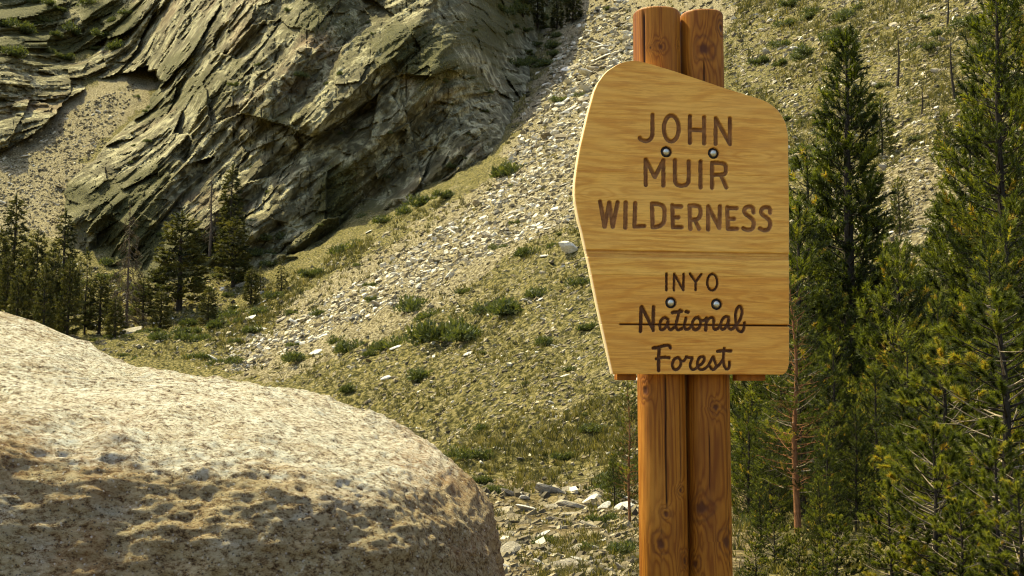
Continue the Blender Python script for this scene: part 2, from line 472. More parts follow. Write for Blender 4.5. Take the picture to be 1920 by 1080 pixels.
# ------------------------------------------------------------------ cliff
CP = np.array([
 (105,430,262),(150,460,255),(290,525,242),(430,495,240),(560,525,246),(700,440,247),(850,380,246),(930,315,247),(962,180,302),(990,90,368),
 (118,350,274),(208,262,294),(300,162,322),(250,310,277),(350,300,268),(350,160,292),(450,250,262),(600,260,258),(750,250,257),(850,210,259),
 (880,100,274),(270,0,386),(330,60,338),(370,0,338),(450,0,300),(600,0,281),(750,0,279),(860,20,282),(930,40,325),(1000,10,392),
 (0,292,309),(130,192,342),(0,130,332),(80,130,356),(150,110,377),(255,92,377),(200,60,382),(60,40,378),(0,0,382),(120,-60,410),
 (-200,420,290),(-200,150,320),(-200,-150,370),(250,-160,460),(500,-160,345),(750,-160,312),(900,-160,330),(1050,-150,470),
 (0,420,280),(0,560,270),(-200,600,280),(150,600,252),(350,600,243),(600,600,250),(900,600,252),(1050,400,270),(1050,200,330)], float)
CHUTE_P = [(-400,345),(-60,312),(0,290),(60,256),(130,193),(180,158),(278,126),(300,150),(286,176),(206,268),(120,350),(112,430),(150,475),(60,700),(-400,700)]
RIBS = [  # polyline (px, drawn upward), metres of relief, lit slab width px, drop width px
 ([(575,262),(640,190),(700,130),(755,80),(810,0),(850,-80)], 13.0, 70, 36),
 ([(640,330),(700,270),(760,200),(805,140),(868,42)], 9.5, 66, 55),
 ([(945,310),(935,170),(905,95),(880,40)], 9.0, 150, 30),
 ([(150,372),(220,312),(300,250),(385,187),(430,140)], 12.0, 50, 70),
 ([(262,180),(335,112),(430,30),(490,-50)], 12.0, 80, 60),
 ([(465,270),(500,180),(548,105),(590,22),(620,-40)], 7.0, 42, 85),
 ([(520,360),(610,285),(650,255)], 5.5, 38, 30),
 ([(545,480),(620,400),(650,340),(700,300)], 6.5, 42, 40),
 ([(645,460),(700,405),(770,360),(850,300),(885,255)], 6.0, 36, 34),
 ([(810,275),(860,228),(920,200)], 5.0, 30, 18),
 ([(430,250),(470,200),(480,150),(520,110)], 4.0, 45, 12),
 ([(120,420),(200,350),(255,315)], 5.0, 40, 20),
 ([(340,270),(405,215),(470,190)], 6.0, 44, 40),
 ([(0,300),(60,262),(135,190),(150,150)], 6.0, 80, 20),
 ([(460,445),(520,390),(560,330)], 5.0, 32, 26),
 ([(205,60),(240,20),(300,-40)], 6.0, 60, 30),
 ([(225,430),(280,365),(335,290)], 10.0, 40, 50),
 ([(690,190),(735,150),(790,90),(830,20)], 5.0, 26, 22),
]
def rbf(P, Q):
    def k(d2): return 0.5 * d2 * np.log(d2 + 1e-9)
    n = len(P); X = P[:, :2] / 300.0
    D = ((X[:, None] - X[None]) ** 2).sum(-1)
    A = np.zeros((n + 3, n + 3)); A[:n, :n] = k(D) + np.eye(n) * 0.02
    A[:n, n] = 1; A[:n, n + 1:] = X; A[n, :n] = 1; A[n + 1:, :n] = X.T
    w = np.linalg.solve(A, np.append(P[:, 2], [0, 0, 0]))
    q = Q / 300.0; out = np.zeros(len(q))
    for i in range(0, len(q), 40000):
        qq = q[i:i + 40000]
        out[i:i + 40000] = k(((qq[:, None] - X[None]) ** 2).sum(-1)) @ w[:n] + w[n] + qq @ w[n + 1:]
    return out
def build_cliff():
    us = np.arange(-220, 1041, 2.3); vv = np.arange(-170, 590, 2.3)
    U, Vv = np.meshgrid(us, vv)
    u = U.ravel(); v = Vv.ravel()
    base = rbf(CP, np.stack([u, v], 1))
    # rock coordinates in metres
    X, Z = ray(u, v)
    B = np.stack([X * base, base, EZ + Z * base], 1)
    s = B[:, 0] + 55; t = B[:, 2] - 48
    # the sandy chute cuts behind the rock: push the face back inside it, with a short broken edge
    jit = 7 * fbm(s * 0.22, t * 0.22, 61.0, 3); jit2 = 7 * fbm(s * 0.22, t * 0.22, 67.0, 3)
    cut = inpoly(u + jit, v + jit2, CHUTE_P).astype(float).reshape(U.shape)
    ker = np.array([.2, .6, .2])
    cut = np.apply_along_axis(lambda a: np.convolve(np.pad(a, 1, 'edge'), ker, 'valid'), 0, cut)
    cut = np.apply_along_axis(lambda a: np.convolve(np.pad(a, 1, 'edge'), ker, 'valid'), 1, cut).ravel()
    wx = 1.0 * fbm(s * 0.05, t * 0.05, 3.0, 3); wy = 1.0 * fbm(s * 0.05, t * 0.05, 9.0, 3)
    ang = math.radians(50) + 0.16 * noise(s * 0.03, t * 0.03, 5.0)
    p = (s + wx) * np.cos(ang) + (t + wy) * np.sin(ang)
    q = -(s + wx) * np.sin(ang) + (t + wy) * np.cos(ang)
    off = np.zeros(u.shape)
    def saw(x, f=0.33):
        x = x - np.floor(x)
        return np.where(x < f, 1 - x / f, (x - f) / (1 - f)) 
    heroes = np.zeros(u.shape)
    for pts, A, wl, wr in RIBS:
        d, side, tt = seg_dist(u + 6 * fbm(s * .12, t * .12, 1.0, 3), v + 6 * fbm(s * .12, t * .12, 4.0, 3), pts)
        dl = -side * d      # positive on the upper left (image y points down)
        dl = -dl if False else dl
        prof = np.where(dl >= 0, np.clip(1 - dl / wl, 0, 1), np.clip(1 + dl / wr, 0, 1))
        endf = sstep(0, 0.06, tt) * sstep(1.0, 0.94, tt) * 0.6 + 0.4
        heroes = np.maximum(heroes, A * prof * endf)
    off += heroes
    calm = 1 - 0.45 * sstep(3.0, 9.0, heroes)
    for period, cw, al, A, seed in ((17.0, 21.0, 2.0, 7.5, 1), (7.0, 8.0, 2.0, 3.4, 2), (2.9, 3.4, 1.7, 1.45, 3), (1.2, 1.5, 1.4, 0.5, 4)):
        cid, dx, dy, f1, f2 = cells((p / (cw * al)).astype(np.float32), (q / cw).astype(np.float32), seed)
        am = 0.75 + 0.45 * _val[(cid + 31) & 4095]
        k = calm if A > 3 else 1.0
        off += k * A * am * saw(q / period + _val[cid], 0.36) + 0.35 * A * _val[(cid + 5) & 4095] + 0.30 * cw * al * dx * _val[(cid + 9) & 4095]
    off += 0.4 * fbm(s * 0.25, t * 0.25, 1.0, 3) + 0.2 * fbm(s * 0.9, t * 0.9, 3.0, 2)
    jn = np.abs(noise(s * 0.55, t * 0.09, 31.0)); off -= 0.9 * sstep(0.10, 0.0, jn) * sstep(-0.2, 0.3, noise(s * 0.07, t * 0.07, 40.0))
    y = base - (off - 4) + 95 * cut
    P = np.stack([X * y, y, EZ + Z * y], 1)
    veg = 0.20 + 0.55 * fbm(s * 0.06, t * 0.06, 21.0, 3) + 0.12 * (off / 6 - 0.5)
    corner = sstep(330, 120, u) * sstep(150, 60, v); veg += 0.45 * corner
    right = sstep(840, 960, u) * sstep(120, 10, v); veg += 0.35 * right
    veg += 0.25 * sstep(380, 480, v) + 0.22 * sstep(360, 250, u) * sstep(240, 330, v)
    nr, nc = U.shape
    me = mk_mesh("cliff", P, grid_faces(nr, nc), False, {"veg": veg}, [M_CLIFF])
    link("rock_cliff", me, kind="structure")
    return us, vv, y.reshape(U.shape)
CL_U, CL_V, CL_Y = build_cliff()
def hit_any(u, v):
    """nearest of ground and cliff along a pixel's ray -> position, normal-ish flag"""
    x, y = raycast(u, v)
    X, Z = ray(u, v)
    iu = np.clip(((u - CL_U[0]) / 2.3).astype(int), 0, len(CL_U) - 1); iv = np.clip(((v - CL_V[0]) / 2.3).astype(int), 0, len(CL_V) - 1)
    inside = (u > CL_U[0]) & (u < CL_U[-1]) & (v > CL_V[0]) & (v < CL_V[-1])
    yc = np.where(inside, CL_Y[iv, iu], 1e9)
    yg = np.where(np.isnan(y), 1e9, y)
    oncl = yc < yg
    yy = np.where(oncl, yc, yg)
    xx = X * yy
    zz = np.where(oncl, EZ + Z * yy, H(xx, yy))
    return np.stack([xx, yy, zz], 1), oncl, yy < 1e8

# ------------------------------------------------------------------ boulder in front
def build_boulder():
    sil = np.array([(-900,560),(-300,560),(-100,572),(0,592),(60,606),(120,634),(180,662),(240,690),(290,694),(340,696),(440,716),(530,722),(565,732),(600,752),(680,784),(745,794),(775,812),(800,834),(850,872),(885,908),(905,945)], float)
    crest = np.array([(-900,770),(-200,780),(0,780),(60,806),(130,812),(180,800),(270,818),(400,828),(560,850),(700,866),(800,890),(900,960)], float)
    nth, nph = 620, 230
    th = np.linspace(0, 2 * math.pi, nth, endpoint=False)
    ph = np.concatenate([np.linspace(-math.pi / 2, -0.5, 30)[:-1], np.linspace(-0.5, math.pi / 2 - 0.004, nph - 29)])
    TH, PH = np.meshgrid(th, ph)
    e2, e1 = 0.5, 0.27
    cs = np.sign(np.cos(TH)) * np.abs(np.cos(TH)) ** e2; sn = np.sign(np.sin(TH)) * np.abs(np.sin(TH)) ** e2
    rho = np.abs(np.cos(PH)) ** e1; hh = np.sign(np.sin(PH)) * np.abs(np.sin(PH)) ** e1
    cx, cy, a, b = -1.88, 3.62, 1.845, 1.12
    x = cx + a * cs * rho; y = cy + b * sn * rho
    x = x + 0.10 * sn * rho * 0
    xs = np.linspace(-4, 0.2, 120)
    uc = 960 + FPX * xs / 2.62
    zc = 2.62 * ray(uc, np.interp(uc, crest[:, 0], crest[:, 1]))[1]
    us = 960 + FPX * xs / 4.2
    zs = 4.2 * ray(us, np.interp(us, sil[:, 0], sil[:, 1]))[1]
    zbot = -1.95
    for it in range(9):
        al = np.interp(x, xs, zc); bt = (np.interp(x, xs, zs) - al) / 1.58
        top = al + bt * np.clip(y - 2.62, -0.5, 1.8)
        z = zbot + (top - zbot) * (hh + 1) / 2
        P = np.stack([x.ravel(), y.ravel(), EZ + z.ravel()], 1)
        u, v = proj(P)
        ub = np.arange(-500, 900, 12)
        idx = np.digitize(u, ub)
        cur = np.array([v[idx == k].min() if (idx == k).any() else np.nan for k in range(1, len(ub))])
        uc_ = ub[:-1] + 6
        err = np.where(np.isnan(cur), 0, cur - np.interp(uc_, sil[:, 0], sil[:, 1]))
        err = np.where(uc_ < -250, 0, err)
        dz = np.interp(960 + FPX * xs / 4.0, uc_, err) * 4.0 / FPX
        zs = zs + np.clip(dz, -.15, .15) * 0.8; zs = np.convolve(np.pad(zs, 4, 'edge'), np.ones(9) / 9, 'valid') if it < 8 else zs
    P = P.reshape(x.shape + (3,))
    dth = np.roll(P, -1, 1) - np.roll(P, 1, 1); dph = np.gradient(P, axis=0)
    N = np.cross(dth, dph); N /= np.linalg.norm(N, axis=-1, keepdims=True) + 1e-9
    X, Y, Zz = P[..., 0], P[..., 1], P[..., 2]
    upn = N[..., 2]
    q = Zz * 0.9 + X * 0.35
    d = 0.030 * fbm(X * 1.4, Y * 1.4, Zz * 1.4, 3)
    d += 0.009 * fbm(X * 4, Y * 4, Zz * 6, 4, 0.6)
    d += 0.028 * fbm(X * 2.3 + 4, Y * 2.3, Zz * 2.3, 2) * sstep(0.98, 0.7, upn) * sstep(-0.2, 0.3, upn) 
    side = sstep(0.8, 0.35, upn)
    d += side * (0.010 * fbm(X * 8 + 0.3 * Zz, Y * 8, Zz * 11, 4, 0.7) + 0.012 * fbm(X * 3.2, Y * 3.2, Zz * 5, 3))
    d += (1 - side) * 0.008 * fbm(X * 7, Y * 16, q * 16, 4, 0.65)
    d += 0.008 * fbm(X * 22, Y * 22, Zz * 30, 3, 0.7)
    for (px, pm, pz, rad, dep) in ((30, 715, 0, 0.16, 0.03),):
        pass
    # two short cracks at the left edge and fine seams on the top
    u, v = proj(P.reshape(-1, 3)); u = u.reshape(x.shape); v = v.reshape(x.shape)
    vis = N[..., 1] * -1 + N[..., 2] * 0.1 > -0.3
    for pts, w, dep in (([(-40, 690), (10, 712), (48, 722)], 7, 0.035), ([(-20, 770), (15, 738), (34, 728)], 8, 0.04), ([(205, 680), (240, 700), (265, 712)], 5, 0.015), ([(600, 815), (680, 818), (715, 812)], 4, 0.012), ([(340, 755), (350, 762), (362, 764)], 4, 0.012)):
        dd, _, _ = seg_dist(u + 4 * fbm(X * 12, Y * 12, 3.0, 2), v, pts)
        d -= np.where(vis, dep * np.exp(-(dd / w) ** 2), 0)
    P = P + N * d[..., None]
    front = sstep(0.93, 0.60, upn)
    stain_shade = 0.10 + 1.15 * front + 0.35 * fbm(X * 2.2, Y * 2.2, Zz * 2.2, 3)  # brown varnish on steep faces plus painted shade where the sun misses them
    rust = np.zeros(x.shape)
    for (pu, pv, r) in ((130, 1040, 75), (60, 880, 80), (790, 860, 60), (840, 900, 50), (230, 830, 60), (890, 1020, 25), (180, 880, 60)):
        rust = np.maximum(rust, np.exp(-((u - pu) ** 2 + (v - pv) ** 2) / r ** 2))
    pale = np.zeros(x.shape)
    for (pu, pv, ru, rv) in ((200, 945, 50, 14), (75, 1030, 22, 45), (430, 1025, 45, 18), (650, 930, 90, 30), (10, 960, 20, 40), (560, 970, 40, 15)):
        pale = np.maximum(pale, np.exp(-((u - pu) / ru) ** 2 - ((v - pv) / rv) ** 2))
    nr, nc = x.shape
    F = grid_faces(nr, nc, True)
    V = np.vstack([P.reshape(-1, 3), P[-1].mean(0, keepdims=True)])
    me = mk_mesh("boulder", V, F, True, {"stain_shade": np.append(stain_shade.ravel(), .2), "rust": np.append(rust.ravel(), 0), "pale": np.append(pale.ravel(), 0)}, [M_GRANITE])
    top = len(V) - 1
    import bmesh
    bm = bmesh.new(); bm.from_mesh(me); bm.verts.ensure_lookup_table()
    for k in range(nc):
        f = bm.faces.new((bm.verts[(nr - 1) * nc + k], bm.verts[(nr - 1) * nc + (k + 1) % nc], bm.verts[top])); f.smooth = True
    bm.to_mesh(me); bm.free()
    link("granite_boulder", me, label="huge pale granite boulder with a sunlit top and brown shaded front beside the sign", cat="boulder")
build_boulder()

# ------------------------------------------------------------------ sign
YAW = math.radians(8.0)
BR = np.array([math.cos(YAW), math.sin(YAW), 0.0]); BN = np.array([math.sin(YAW), -math.cos(YAW), 0.0])
B0 = np.array([0.548, 3.42, 0.0])              # a point of the board's front plane (x, y)
def to_board(u, v):
    """pixel -> board plane coordinates (a along the board, b height)"""
    X, Z = ray(u, v)
    t = (B0 @ BN) / (X * BN[0] + BN[1])
    return (X * t - B0[0]) * BR[0] + (t - B0[1]) * BR[1], EZ + Z * t
def zt(ox, oy, sc, pts):
    return [(ox + x / sc, oy + y / sc) for x, y in pts]
def ell(cx, cy, rx, ry, n=24):
    return [(cx + rx * math.cos(k * 2 * math.pi / n), cy + ry * math.sin(k * 2 * math.pi / n)) for k in range(n + 1)]
def smooth_poly(pts, it=2):
    for _ in range(it):
        q = [pts[0]]
        for a, b in zip(pts[:-1], pts[1:]):
            q += [(a[0] * .75 + b[0] * .25, a[1] * .75 + b[1] * .25), (a[0] * .25 + b[0] * .75, a[1] * .25 + b[1] * .75)]
        pts = q + [pts[-1]]
    return pts
STROKES = []       # (points px, half width px, worn)
def add_strokes(ox, oy, sc, hw, worn, lst, curve=False):
    for p in lst:
        p = smooth_poly(p) if curve else p
        STROKES.append((zt(ox, oy, sc, p), hw, worn))
A1 = (1060, 100, 3.375)
add_strokes(*A1, 4.1, 0.75, [[(790,397),(790,566)],[(880,404),(880,570)],[(790,482),(880,487)],[(953,572),(953,410),(1043,573),(1043,412)], ell(672,475,47,82),
    [(510,832),(510,672),(568,782),(622,676),(622,836)], [(857,684),(857,848)], [(930,850),(930,692)], [(985,768),(1020,848)]])
add_strokes(*A1, 4.1, 0.75, [[(553,388),(553,480),(552,530),(525,556),(490,552),(472,535)], [(695,676),(695,770),(697,828),(737,840),(780,828),(783,770),(783,684)],
    [(930,692),(980,692),(1018,700),(1018,762),(985,768),(930,768)]], True)
A2 = (1110, 360, 10.667)
add_strokes(*A2, 4.4, 1.0, [[(165,190),(255,690)],[(255,690),(350,215)],[(345,215),(420,690)],[(415,690),(515,205)],[(675,210),(670,712)],[(865,225),(852,690),(1045,680)],
    [(1200,235),(1218,700)],[(1610,265),(1622,705)],[(1615,285),(1785,290)],[(1640,505),(1730,508)],[(1622,702),(1795,702)]])
add_strokes(*A2, 4.4, 1.0, [[(1200,235),(1330,235),(1450,290),(1455,450),(1445,620),(1330,698),(1218,700)]], True)
A3 = (1280, 360, 10.667)
add_strokes(*A3, 4.4, 1.0, [[(140,272),(155,735)],[(250,560),(330,735)],[(510,750),(515,290),(735,715),(748,285)],[(895,305),(908,735)],[(895,322),(1080,325)],[(910,535),(1030,537)],[(908,735),(1090,735)]])
add_strokes(*A3, 4.4, 1.0, [[(140,272),(270,268),(360,300),(360,480),(290,552),(150,560)],
    [(1420,405),(1415,300),(1300,290),(1235,340),(1240,430),(1380,520),(1430,600),(1410,740),(1300,765),(1215,725)],
    [(1752,412),(1748,310),(1640,300),(1570,350),(1575,440),(1710,530),(1760,610),(1735,745),(1630,770),(1545,730)]], True)
A4 = (1180, 500, 7.7125)
add_strokes(*A4, 2.5, 0.1, [[(540,97),(540,338)],[(648,340),(652,102),(785,340),(788,107)],[(880,102),(963,220),(963,338)],[(1045,107),(963,220)], ell(1203,225,72,118)])
add_strokes(*A4, 3.5, 0.15, [[(165,935),(175,590)],[(185,580),(345,905)],[(352,585),(348,920)],[(625,662),(760,645)],[(825,652),(855,656)],[(1120,745),(1110,912)]])
add_strokes(*A4, 3.0, 0.15, [[(560,760),(520,730),(465,760),(440,850),(455,915),(505,910),(545,850),(566,770),(562,870),(595,925),(650,880)],
    [(735,628),(700,740),(672,850),(700,925),(770,890)],[(822,745),(798,850),(815,915),(870,900),(912,840)],
    [(1000,732),(945,745),(910,820),(925,910),(985,915),(1036,850),(1036,775),(1000,732)],[(1030,770),(1075,785),(1115,750)],
    [(1115,810),(1160,740),(1222,735),(1228,800),(1212,880),(1250,920),(1310,870)],
    [(1440,730),(1390,715),(1335,780),(1322,865),(1345,915),(1395,890),(1435,800),(1445,735),(1432,870),(1470,915),(1525,880)],
    [(1525,880),(1600,785),(1638,670),(1625,580),(1585,570),(1545,630),(1538,730),(1545,850),(1580,930),(1630,950),(1662,900),(1668,815)]], True)
A5 = (1200, 630, 9.6)
add_strokes(*A5, 3.5, 0.1, [[(350,212),(340,400),(337,618)]])
add_strokes(*A5, 3.2, 0.1, [[(240,217),(330,205),(430,175),(530,162),(552,212)],[(297,410),(420,380),(530,390)],[(1400,276),(1500,262),(1640,268)]], True)
add_strokes(*A5, 2.9, 0.1, [[(680,388),(615,415),(580,510),(605,600),(665,610),(725,560),(748,460),(705,390),(680,388)],[(740,452),(800,450),(842,372)],
    [(842,372),(895,395),(955,380),(925,450),(900,530),(935,610),(1005,595),(1045,535)],
    [(1045,540),(1115,510),(1165,440),(1155,370),(1095,370),(1045,430),(1035,530),(1075,605),(1155,605),(1232,540)],
    [(1232,540),(1290,430),(1325,355),(1348,460),(1385,540),(1340,615),(1285,590),(1265,545)],[(1375,570),(1445,505),(1500,420)],
    [(1522,222),(1500,400),(1515,540),(1570,612),(1615,560),(1615,468)]], True)
BOLTS = [(1249.6, 284.3), (1338.0, 287.0), (1258.2, 567.4), (1344.0, 570.4)]
OUT_L = [(113.5,1187),(115.5,1173),(118,1164),(122,1155),(127,1147),(133,1138),(140,1131),(154,1121),(170,1114),(188,1109),(210,1103),(239,1096),(278,1087),(319,1080.5),(340,1078),(352,1077.3),(364,1077.5),(376,1078.5),(411,1085),(429,1090),(500,1106),(574,1121),(687,1146),(702,1149.5)]
OUT_R = [(113.5,1189),(115,1201),(118,1214),(134,1267),(149,1312),(164,1356),(178,1401),(182,1415),(187,1430),(192,1441),(199,1451),(206,1459),(215,1466),(224,1471),(233,1475),(254,1478.5),(420,1480.5),(681,1480.5),(690,1478.5),(698,1475),(702,1469)]
def build_sign():
    root = link("wilderness_sign", None, None, None, "routed wooden wilderness sign bolted to two round brown posts", "sign")
    root.location = (0.62, 3.55, 0.0)
    def to_world(a, b, dpt):
        return B0[0] + a * BR[0] - dpt * BN[0], B0[1] + a * BR[1] - dpt * BN[1], b
    off = np.array([0.62, 3.55, 0.0])
    L = np.array([to_board(x, v) for v, x in OUT_L]); R = np.array([to_board(x, v) for v, x in OUT_R])
    topb = max(L[:, 1].max(), R[:, 1].max()) - 0.0004
    o = np.argsort(L[:, 1]); L = L[o]; o = np.argsort(R[:, 1]); R = R[o]
    botb = max(L[0, 1], R[0, 1])
    mid = lambda v: to_board(1280, v)[1]
    seams = [botb, mid(608.8), mid(517.5), mid(478.5), mid(326), topb]
    ptones = [0.62, 0.60, 0.0, 0.10, 0.22]
    strokes = []
    for pts, hw, wn in STROKES:
        ab = [to_board(*p) for p in pts]
        s = 3.42 / FPX
        strokes.append((ab, hw * s, wn))
    bolts = [to_board(*p) for p in BOLTS]
    TH = 0.034
    eyes = [(*to_board(1415, 294), 0.085, 0.020, 2.6), (*to_board(1118, 362), 0.06, 0.022, 2.4), (*to_board(1250, 372), 0.16, 0.012, 1.6), (*to_board(1205, 285), 0.07, 0.008, 0.8),
            (*to_board(1140, 610), 0.05, 0.012, 1.6), (*to_board(1290, 640), 0.09, 0.010, 1.0), (*to_board(1420, 560), 0.06, 0.012, 1.4), (*to_board(1330, 390), 0.08, 0.008, 0.8)]
    for k in range(5):
        b0, b1 = seams[k], seams[k + 1]
        n = max(12, int((b1 - b0) / 0.0021))
        bs = np.linspace(b0, b1, n)
        if k == 4:
            bs = np.concatenate([np.linspace(b0, b1 - 0.03, n), b1 - 0.03 * (1 - np.linspace(0, 1, 50)[1:]) ** 2 * 1.0])
        gap = 0.0006
        bs = bs.copy()
        if k > 0: bs[0] += gap * 0.4
        nc = 330
        cc = np.linspace(0, 1, nc)
        xl = np.interp(bs, L[:, 1], L[:, 0]); xr = np.interp(bs, R[:, 1], R[:, 0])
        xr = np.maximum(xr, xl + 0.0005)
        A = xl[:, None] + (xr - xl)[:, None] * cc[None]; Bb = np.repeat(bs[:, None], nc, 1)
        dep = np.zeros(A.shape); car = np.zeros(A.shape); worn = np.zeros(A.shape)
        for ab, hw, wn in strokes:
            pb = np.array(ab)
            r = hw + 0.004
            m = (A > pb[:, 0].min() - r) & (A < pb[:, 0].max() + r) & (Bb > pb[:, 1].min() - r) & (Bb < pb[:, 1].max() + r)
            if not m.any(): continue
            d, _, _ = seg_dist(A[m], Bb[m], [tuple(p) for p in ab])
            d = d + 0.0005 * noise(A[m] * 180, Bb[m] * 180, 1.0)
            if wn > 0.9: pr = sstep(hw, hw - 0.0035, d) * (0.75 + 0.25 * sstep(hw * .55, hw * .35, d)) * 0.0095
            else: pr = np.sqrt(np.clip(1 - (d / hw) ** 2, 0, 1)) * 0.0100
            dep[m] = np.maximum(dep[m], pr)
            c = sstep(hw + 0.0006, hw - 0.0010, d)
            worn[m] = np.where(c > car[m], wn, worn[m]); car[m] = np.maximum(car[m], c)
        for (ba, bb) in bolts:
            d = np.hypot(A - ba, Bb - bb)
            dep = np.maximum(dep, 0.010 * sstep(0.0178, 0.0165, d)); c = sstep(0.0182, 0.0170, d)
            car = np.maximum(car, c); worn = np.where(c > 0.5, 0, worn)
        # routed divider and the opened joint
        if k in (2, 3):
            lo, hi = mid(485.0) - mid(478.5), mid(471.5) - mid(478.5)
            yb = Bb - seams[3]
            g = sstep(lo - .0012, lo + .0015, yb) * sstep(hi + .0012, hi - .0015, yb)
            dep = np.maximum(dep, 0.0045 * g)
            car = np.maximum(car, 0.55 * g * (0.55 + 0.45 * sstep(hi - .006, hi - .002, yb))); worn = np.where(g > 0.3, 1.0, worn)
        acrack = to_board(1162, 608)[0]
        if k in (0, 1):
            dd = np.abs(Bb - seams[1]); g = sstep(0.0036, 0.0012, dd) * sstep(acrack - .004, acrack + .004, A)
            dep = np.maximum(dep, 0.010 * g); car = np.maximum(car, g); worn = np.where(g > 0.5, 0, worn)
        # eased edge all round the outline
        eA = np.minimum(A - xl[:, None], xr[:, None] - A)
        eT = topb - Bb if k == 4 else np.full(A.shape, 1.0)
        if k == 4:
            # distance to the sloping top edge
            topc = np.interp(A, np.sort(np.concatenate([L[:, 0], R[:, 0]])), np.sort(np.concatenate([L[:, 0], R[:, 0]])) * 0 + 10)
        e = eA
        dep = dep + 0.004 * (1 - sstep(0, 0.004, e)) ** 2
        grain = Bb / 0.045 + 1.3 * fbm(A * 1.6, Bb * 12, 3.0 + k * 7, 3) + 0.25 * fbm(A * 9, Bb * 40, 5.0 + k, 2)
        for (ea, eb, ra, rb, am) in eyes:
            grain = grain + am * np.exp(-((A - ea) / ra) ** 2 - ((Bb - eb) / rb) ** 2)
        x, y, z = to_world(A, Bb, dep)
        V = np.stack([x, y, z], -1).reshape(-1, 3) - off
        nr = len(bs)
        F = [grid_faces(nr, nc)]
        # rim and back
        ring = np.concatenate([np.arange(nc), np.arange(1, nr) * nc + nc - 1, (nr - 1) * nc + np.arange(nc - 2, -1, -1), np.arange(nr - 2, 0, -1) * nc])
        bxw, byw, bzw = to_world(A.ravel()[ring], Bb.ravel()[ring], np.full(len(ring), TH))
        nb = len(V)
        V = np.vstack([V, np.stack([bxw, byw, bzw], 1) - off])
        i = np.arange(len(ring)); j = (i + 1) % len(ring)
        F.append(np.stack([ring[j], ring[i], nb + i, nb + j], 1))
        # back strip: pair left and right ring points of the same row
        left = np.concatenate([[nb + 0], nb + (len(ring) - np.arange(1, nr - 1)), [nb + nc - 1 + nr - 1 + nc - 1]]) if nr > 2 else None
        right = nb + nc - 1 + np.arange(nr)
        F.append(np.stack([left[:-1], left[1:], right[1:], right[:-1]], 1))
        F = np.vstack(F)
        ex = lambda q: np.concatenate([q.ravel(), q.ravel()[ring]])
        cz = car.copy(); 
        at = {"grain": ex(grain), "carve": np.concatenate([cz.ravel(), np.zeros(len(ring))]), "ptone": np.full(len(V), ptones[k]), "worn": ex(worn), "rim": np.concatenate([(1 - sstep(0.0, 0.0022, eA)).ravel() * 0.8, np.ones(len(ring))])}
        me = mk_mesh("plank", V, F, True, at, [M_BOARD])
        pl = link("plank", me, root)
    # bolts
    for (ba, bb) in bolts:
        def lathe(prof, seg, mat, nm, tilt=0.0):
            th = np.linspace(0, 2 * math.pi, seg, endpoint=False)
            pr = np.array(prof)
            A = ba + pr[:, 0][:, None] * np.cos(th)[None]; Bb = bb + pr[:, 0][:, None] * np.sin(th)[None]
            D = np.repeat(pr[:, 1][:, None], seg, 1)
            x, y, z = to_world(A, Bb, D)
            V = np.stack([x, y, z], -1).reshape(-1, 3) - off
            return mk_mesh(nm, V, grid_faces(len(prof), seg, True)[:, ::-1], True, None, [mat])
        bo = link("bolt", lathe([(0.0001, -0.0035), (0.003, -0.0033), (0.006, -0.0022), (0.009, 0.0), (0.0108, 0.003), (0.0112, 0.0055), (0.0112, 0.030)], 28, M_STEEL, "bolt"), root)
        link("washer", lathe([(0.0108, 0.0078), (0.0158, 0.0078), (0.0160, 0.0100), (0.0160, 0.0125)], 28, M_BLACK, "washer"), bo)
    # posts
    def post(uc_top, uc_bot, wpx, vtop, knots, checks, seed, ydepth):
        r0 = wpx * 0.5 * ydepth / FPX
        # axis from the two pixel columns
        Xt, Zt = ray(uc_top, vtop); Xb, Zb = ray(uc_bot, 1080)
        ax_t = Xt * ydepth; zt_ = EZ + Zt * ydepth; ax_b = Xb * ydepth; zb_ = EZ + Zb * ydepth
        zz = np.concatenate([np.linspace(-0.35, 0.80, 24)[:-1], np.arange(0.80, zt_, 0.0038), [zt_]])
        # angles: dense over the side that shows
        th = np.concatenate([np.linspace(-math.pi * 1.05, math.pi * 0.05, 120), np.linspace(math.pi * 0.05, math.pi * 0.95, 24)[1:-1]])
        TH, ZZ = np.meshgrid(th, zz)
        lean = (ax_t - ax_b) / (zt_ - zb_)
        cx_ = ax_b + lean * (ZZ - zb_)
        arc = TH * r0
        rr_ = r0 * (1 + 0.012 * noise(TH * 1.5, ZZ * 2, seed) + 0.006 * fbm(TH * 5, ZZ * 1.2, seed + 3, 2))
        # squarer toward the viewer, as machine-rounded timbers are
        sq = (np.abs(np.cos(TH)) ** 3.0 + np.abs(np.sin(TH)) ** 3.0) ** (-1 / 3.0)
        rr_ = rr_ * (0.6 + 0.4 * sq)
        grain = arc / 0.021 + 1.1 * fbm(TH * 1.3, ZZ * 1.1, seed + 9, 3) + 0.5 * fbm(TH * 5, ZZ * 2.2, seed + 5, 2)
        knot = np.zeros(TH.shape); chk = np.zeros(TH.shape); dd = np.zeros(TH.shape)
        for (ku, kv, kr) in knots:
            Xk, Zk = ray(ku, kv); ka = Xk * ydepth; kz = EZ + Zk * (ydepth - r0)
            cxk = ax_b + lean * (kz - zb_)
            sna = np.clip((ka - cxk) / r0, -0.97, 0.97); tk = -math.pi / 2 + math.asin(sna)
            du = (TH - tk) * r0; dz = (ZZ - kz) * 0.80
            d = np.sqrt(du ** 2 + dz ** 2) + 0.0012 * noise(du * 150, dz * 150, seed)
            rk = kr * ydepth / FPX
            d = d * (1 + 0.22 * noise(np.arctan2(dz, du) * 1.3, d * 0 + kr, seed))
            w = np.exp(-(d / (rk * 1.4)) ** 2)
            grain = grain + 2.4 * w
